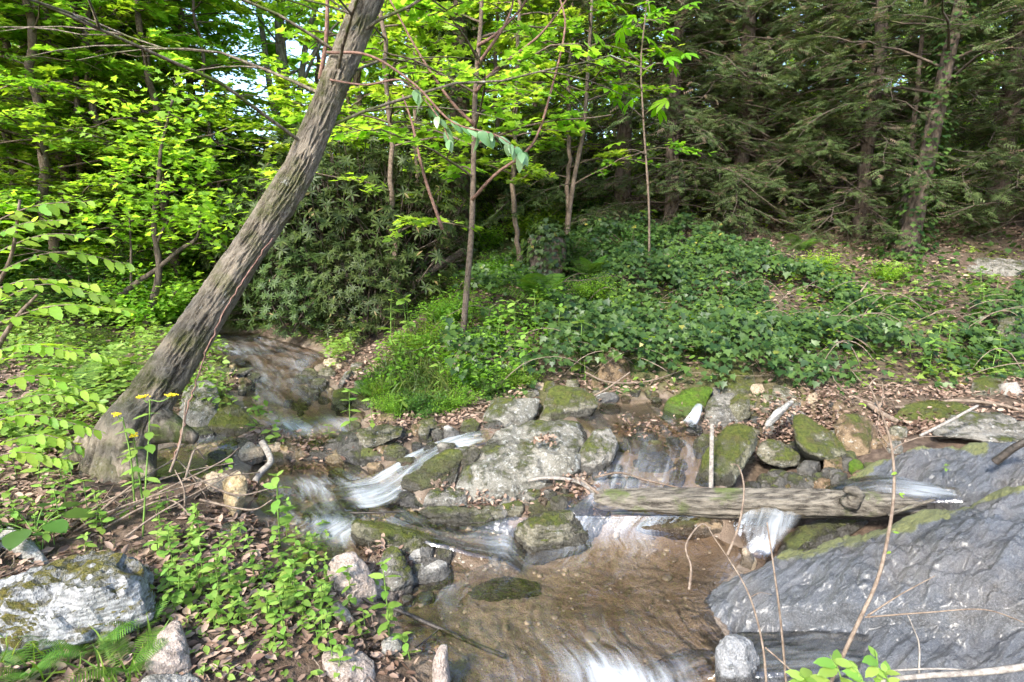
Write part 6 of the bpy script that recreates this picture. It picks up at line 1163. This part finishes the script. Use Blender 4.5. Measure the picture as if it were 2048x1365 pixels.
stick('long thin twig crossing the white cascade mouth', [(700, 1026, 2.9), (740, 1026, 2.9), (800, 1024, 2.95)], (4, 4), 'black', 'stick', branches=[([(720, 1026, 2.9), (710, 1010, 2.9), (690, 998, 2.9)], (3, 2)), ([(765, 1025, 2.9), (770, 1035, 2.9)], (3, 2))])
stick('stubby weathered stick lying on the leaf drift at right', [(1735, 820, .05), (1760, 840, .05), (1795, 855, .04)], (13, 10), 'dry', 'stick', onground=True)
stick('slanted stick leaning on the angular grey slab', [(1840, 872, 3.2), (1900, 842, 3.25), (1955, 812, 3.3)], (6, 6), 'pale', 'stick')
stick('dark branch leaning into the stream at the right margin', [(2080, 870, 2.75), (2030, 895, 2.8), (1990, 925, 2.85)], (14, 16), 'black', 'fallen_branch', 'branch')
stick('curved root-like branch below the ivy edge at right', [(1790, 815, 3.9), (1850, 815, 3.9), (1900, 802, 3.95), (1990, 808, 3.8), (2070, 830, 3.7)], (6, 7), 'dry', 'fallen_branch', 'branch')
stick('thin long stick slanting over the ivy', [(1625, 690, 4.95), (1680, 640, 5.2), (1735, 565, 5.6)], (5, 4), 'dry', 'stick')
stick('arching dead stem low over the ivy foot', [(1170, 745, 4.55), (1220, 765, 4.5), (1300, 762, 4.55), (1380, 735, 4.7)], (4, 3), 'dry', 'stick')
stick('thin stem rising from the boulders toward the ivy', [(1150, 812, 4.2), (1210, 780, 4.25), (1260, 745, 4.3)], (5, 3), 'dry', 'stick')
stick('bleached bark-strewn stump foot at the right margin below the ivy', [(2035, 835, 4.0), (2025, 800, 4.0), (2015, 768, 4.05)], (46, 34), 'pale', 'tree_stump', 'stump', seg=14)
stick('slim fallen trunk in the shade above the grassy bank', [(800, 590, 6.6), (860, 545, 6.7), (930, 500, 6.9)], (16, 12), 'dark', 'rotten_log', 'log', seg=12)
stick('exposed pale root hanging from the bank nose', [(905, 790, 4.55), (912, 740, 4.6), (922, 690, 4.75)], (22, 12), 'twig', 'exposed_root', 'root', seg=10)
R = RS(71)
canes = [[(85, 1110, 2.45), (200, 1010, 2.6), (350, 950, 2.75), (470, 925, 2.9)], [(90, 1118, 2.45), (240, 990, 2.6), (330, 930, 2.75), (360, 925, 2.85), (410, 990, 2.7)], [(80, 1105, 2.45), (230, 1020, 2.55), (420, 960, 2.7), (520, 945, 2.85)], [(120, 1095, 2.5), (280, 1005, 2.6), (440, 925, 2.8), (480, 895, 2.95)], [(340, 945, 2.7), (362, 880, 2.8), (372, 800, 2.9)], [(370, 1030, 2.6), (368, 980, 2.6), (350, 940, 2.65)], [(200, 1060, 2.5), (330, 1000, 2.6), (400, 1050, 2.5)], [(380, 950, 2.8), (470, 990, 2.75), (550, 975, 2.85)], [(250, 1075, 2.45), (330, 1020, 2.55), (480, 940, 2.75)], [(400, 1000, 2.7), (500, 1020, 2.65), (545, 1000, 2.7)], [(370, 960, 2.7), (390, 900, 2.85), (410, 920, 2.9)]]
labs = ['long pale cane arching over the dead leaves at near left', 'looping pale cane curving down beside the pool', 'straight pale cane along the leafy shore', 'cane reaching toward the driftwood pile', 'tall curved red-brown cane standing before the leaning trunk', 'short dark upright cane by the upright tan slab', 'low bent cane crossing the dead leaves', 'thin cane lying over the upright tan slab', 'cane slanting among herbs to the tan slab', 'thin cane at the pool margin', 'small hooked cane over the side pool']
for c, l in zip(canes, labs): stick(l, c, (5.5, 2.5), 'dry', 'bramble_cane', 'cane', [([(c[1][0], c[1][1], c[1][2]), (c[1][0]+R.randint(20, 60), c[1][1]-R.randint(5, 50), c[1][2]-.1)], (2.5, 1.2))] if R.rand() < .6 else (), 'bramble canes')
# loose twigs on the floor: many, thin
parts = []; R = RS(15)
for k in range(230):
    x, y = R.uniform(-3.4, 0), R.uniform(1.6, 4.4)
    if k > 150: x, y = R.uniform(1.2, 5), R.uniform(3.6, 5)
    if hz(x, y, WET) > .5: continue
    a = R.rand()*6.28; L = R.uniform(.08, .32); s = np.linspace(-.5, .5, 6); q = np.c_[x+L*s*cos(a), y+L*s*sin(a)]+R.randn(6, 2)*.008; parts.append(tube(np.c_[q, hz(q[:, 0], q[:, 1])+.015+.02*R.rand()], R.uniform(.0015, .004), 4))
V, F = merge(parts); solid('twig_litter', V, F, BK['dry'], 'fine fallen twigs lying among the dead leaves', kind='stuff', base=np.zeros(3), smooth=True)
# plants with yellow flowers
FL = mat_plain('yellow_petal', (.75, .55, .02), .6); R = RS(19)
for pts, heads, lab in [([(285, 1090, 2.5), (292, 960, 2.55), (298, 870, 2.6), (300, 800, 2.62)], [(285, 794), (345, 790)], 'flowering plant with two yellow heads in front of the leaning trunk'), ([(270, 1020, 2.6), (262, 920, 2.6), (245, 835, 2.62)], [(234, 829)], 'flowering plant with one yellow head, leftmost before the trunk'), ([(285, 1000, 2.65), (275, 930, 2.65), (268, 880, 2.66)], [(268, 871)], 'shortest flowering plant with a small yellow head before the trunk')]:
    t, b = stick(lab, pts, (4, 2.5), 'stem', 'flowering_plant', 'flower', seg=6); Q = px(pts)-b
    for u, v in heads:
        h = px1(u, v, pts[-1][2])-b; V, F = tube(spline([Q[-1], (Q[-1]+h)/2+np.array([0, 0, -.02]), h], 8), .0025, 5); obj('flower_stalk', mesh('flower_stalk', V, F, BK['stem'], smooth=True), t)
        V0, F0 = ICO[1]; m = 34; c = R.randn(m, 3)*[.012, .010, .004]; W = (V0[None]*.0035+c[:, None]).reshape(-1, 3); obj('flower_head', mesh('flower_head', W+h, (F0[None]+(np.arange(m)*len(V0))[:, None, None]).reshape(-1, 3), FL, smooth=True), t)
    for k in range(9): f = R.uniform(.25, 1); a = R.rand()*6.28; q = spline(Q, 30)[int(f*29)]; add_leaf(t, 'herb', q, (cos(a), sin(a), -.1), (0, 0, 1), R.uniform(.05, .085), R)
# leafy shoots at the bottom in front
t = thing('foreground_shoot', 'out-of-focus leafy green shoots at the bottom in front of the slab', 'plant', px1(1690, 1400, 1.5)); b = np.array(t.location); R = RS(23)
for pts in [[(1640, 1420, 1.5), (1620, 1370, 1.52), (1600, 1350, 1.52)], [(1690, 1420, 1.5), (1680, 1350, 1.5), (1660, 1310, 1.52)], [(1740, 1420, 1.5), (1755, 1340, 1.5), (1750, 1300, 1.5)], [(1715, 1420, 1.48), (1725, 1360, 1.48), (1700, 1330, 1.5)], [(1760, 1420, 1.48), (1775, 1370, 1.48), (1770, 1345, 1.48)]]:
    Q = spline(px(pts)-b, 14); V, F = tube(Q, .002, 5); s = obj('shoot', mesh('shoot', V, F, BK['stem'], smooth=True), t)
    for k in range(9): i = R.randint(4, 14); a = R.rand()*6.28; add_leaf(s, 'herb', Q[i], (cos(a), sin(a)*.6, R.uniform(-.2, .5)), (R.randn()*.2, -.4, 1), R.uniform(.03, .065), R)
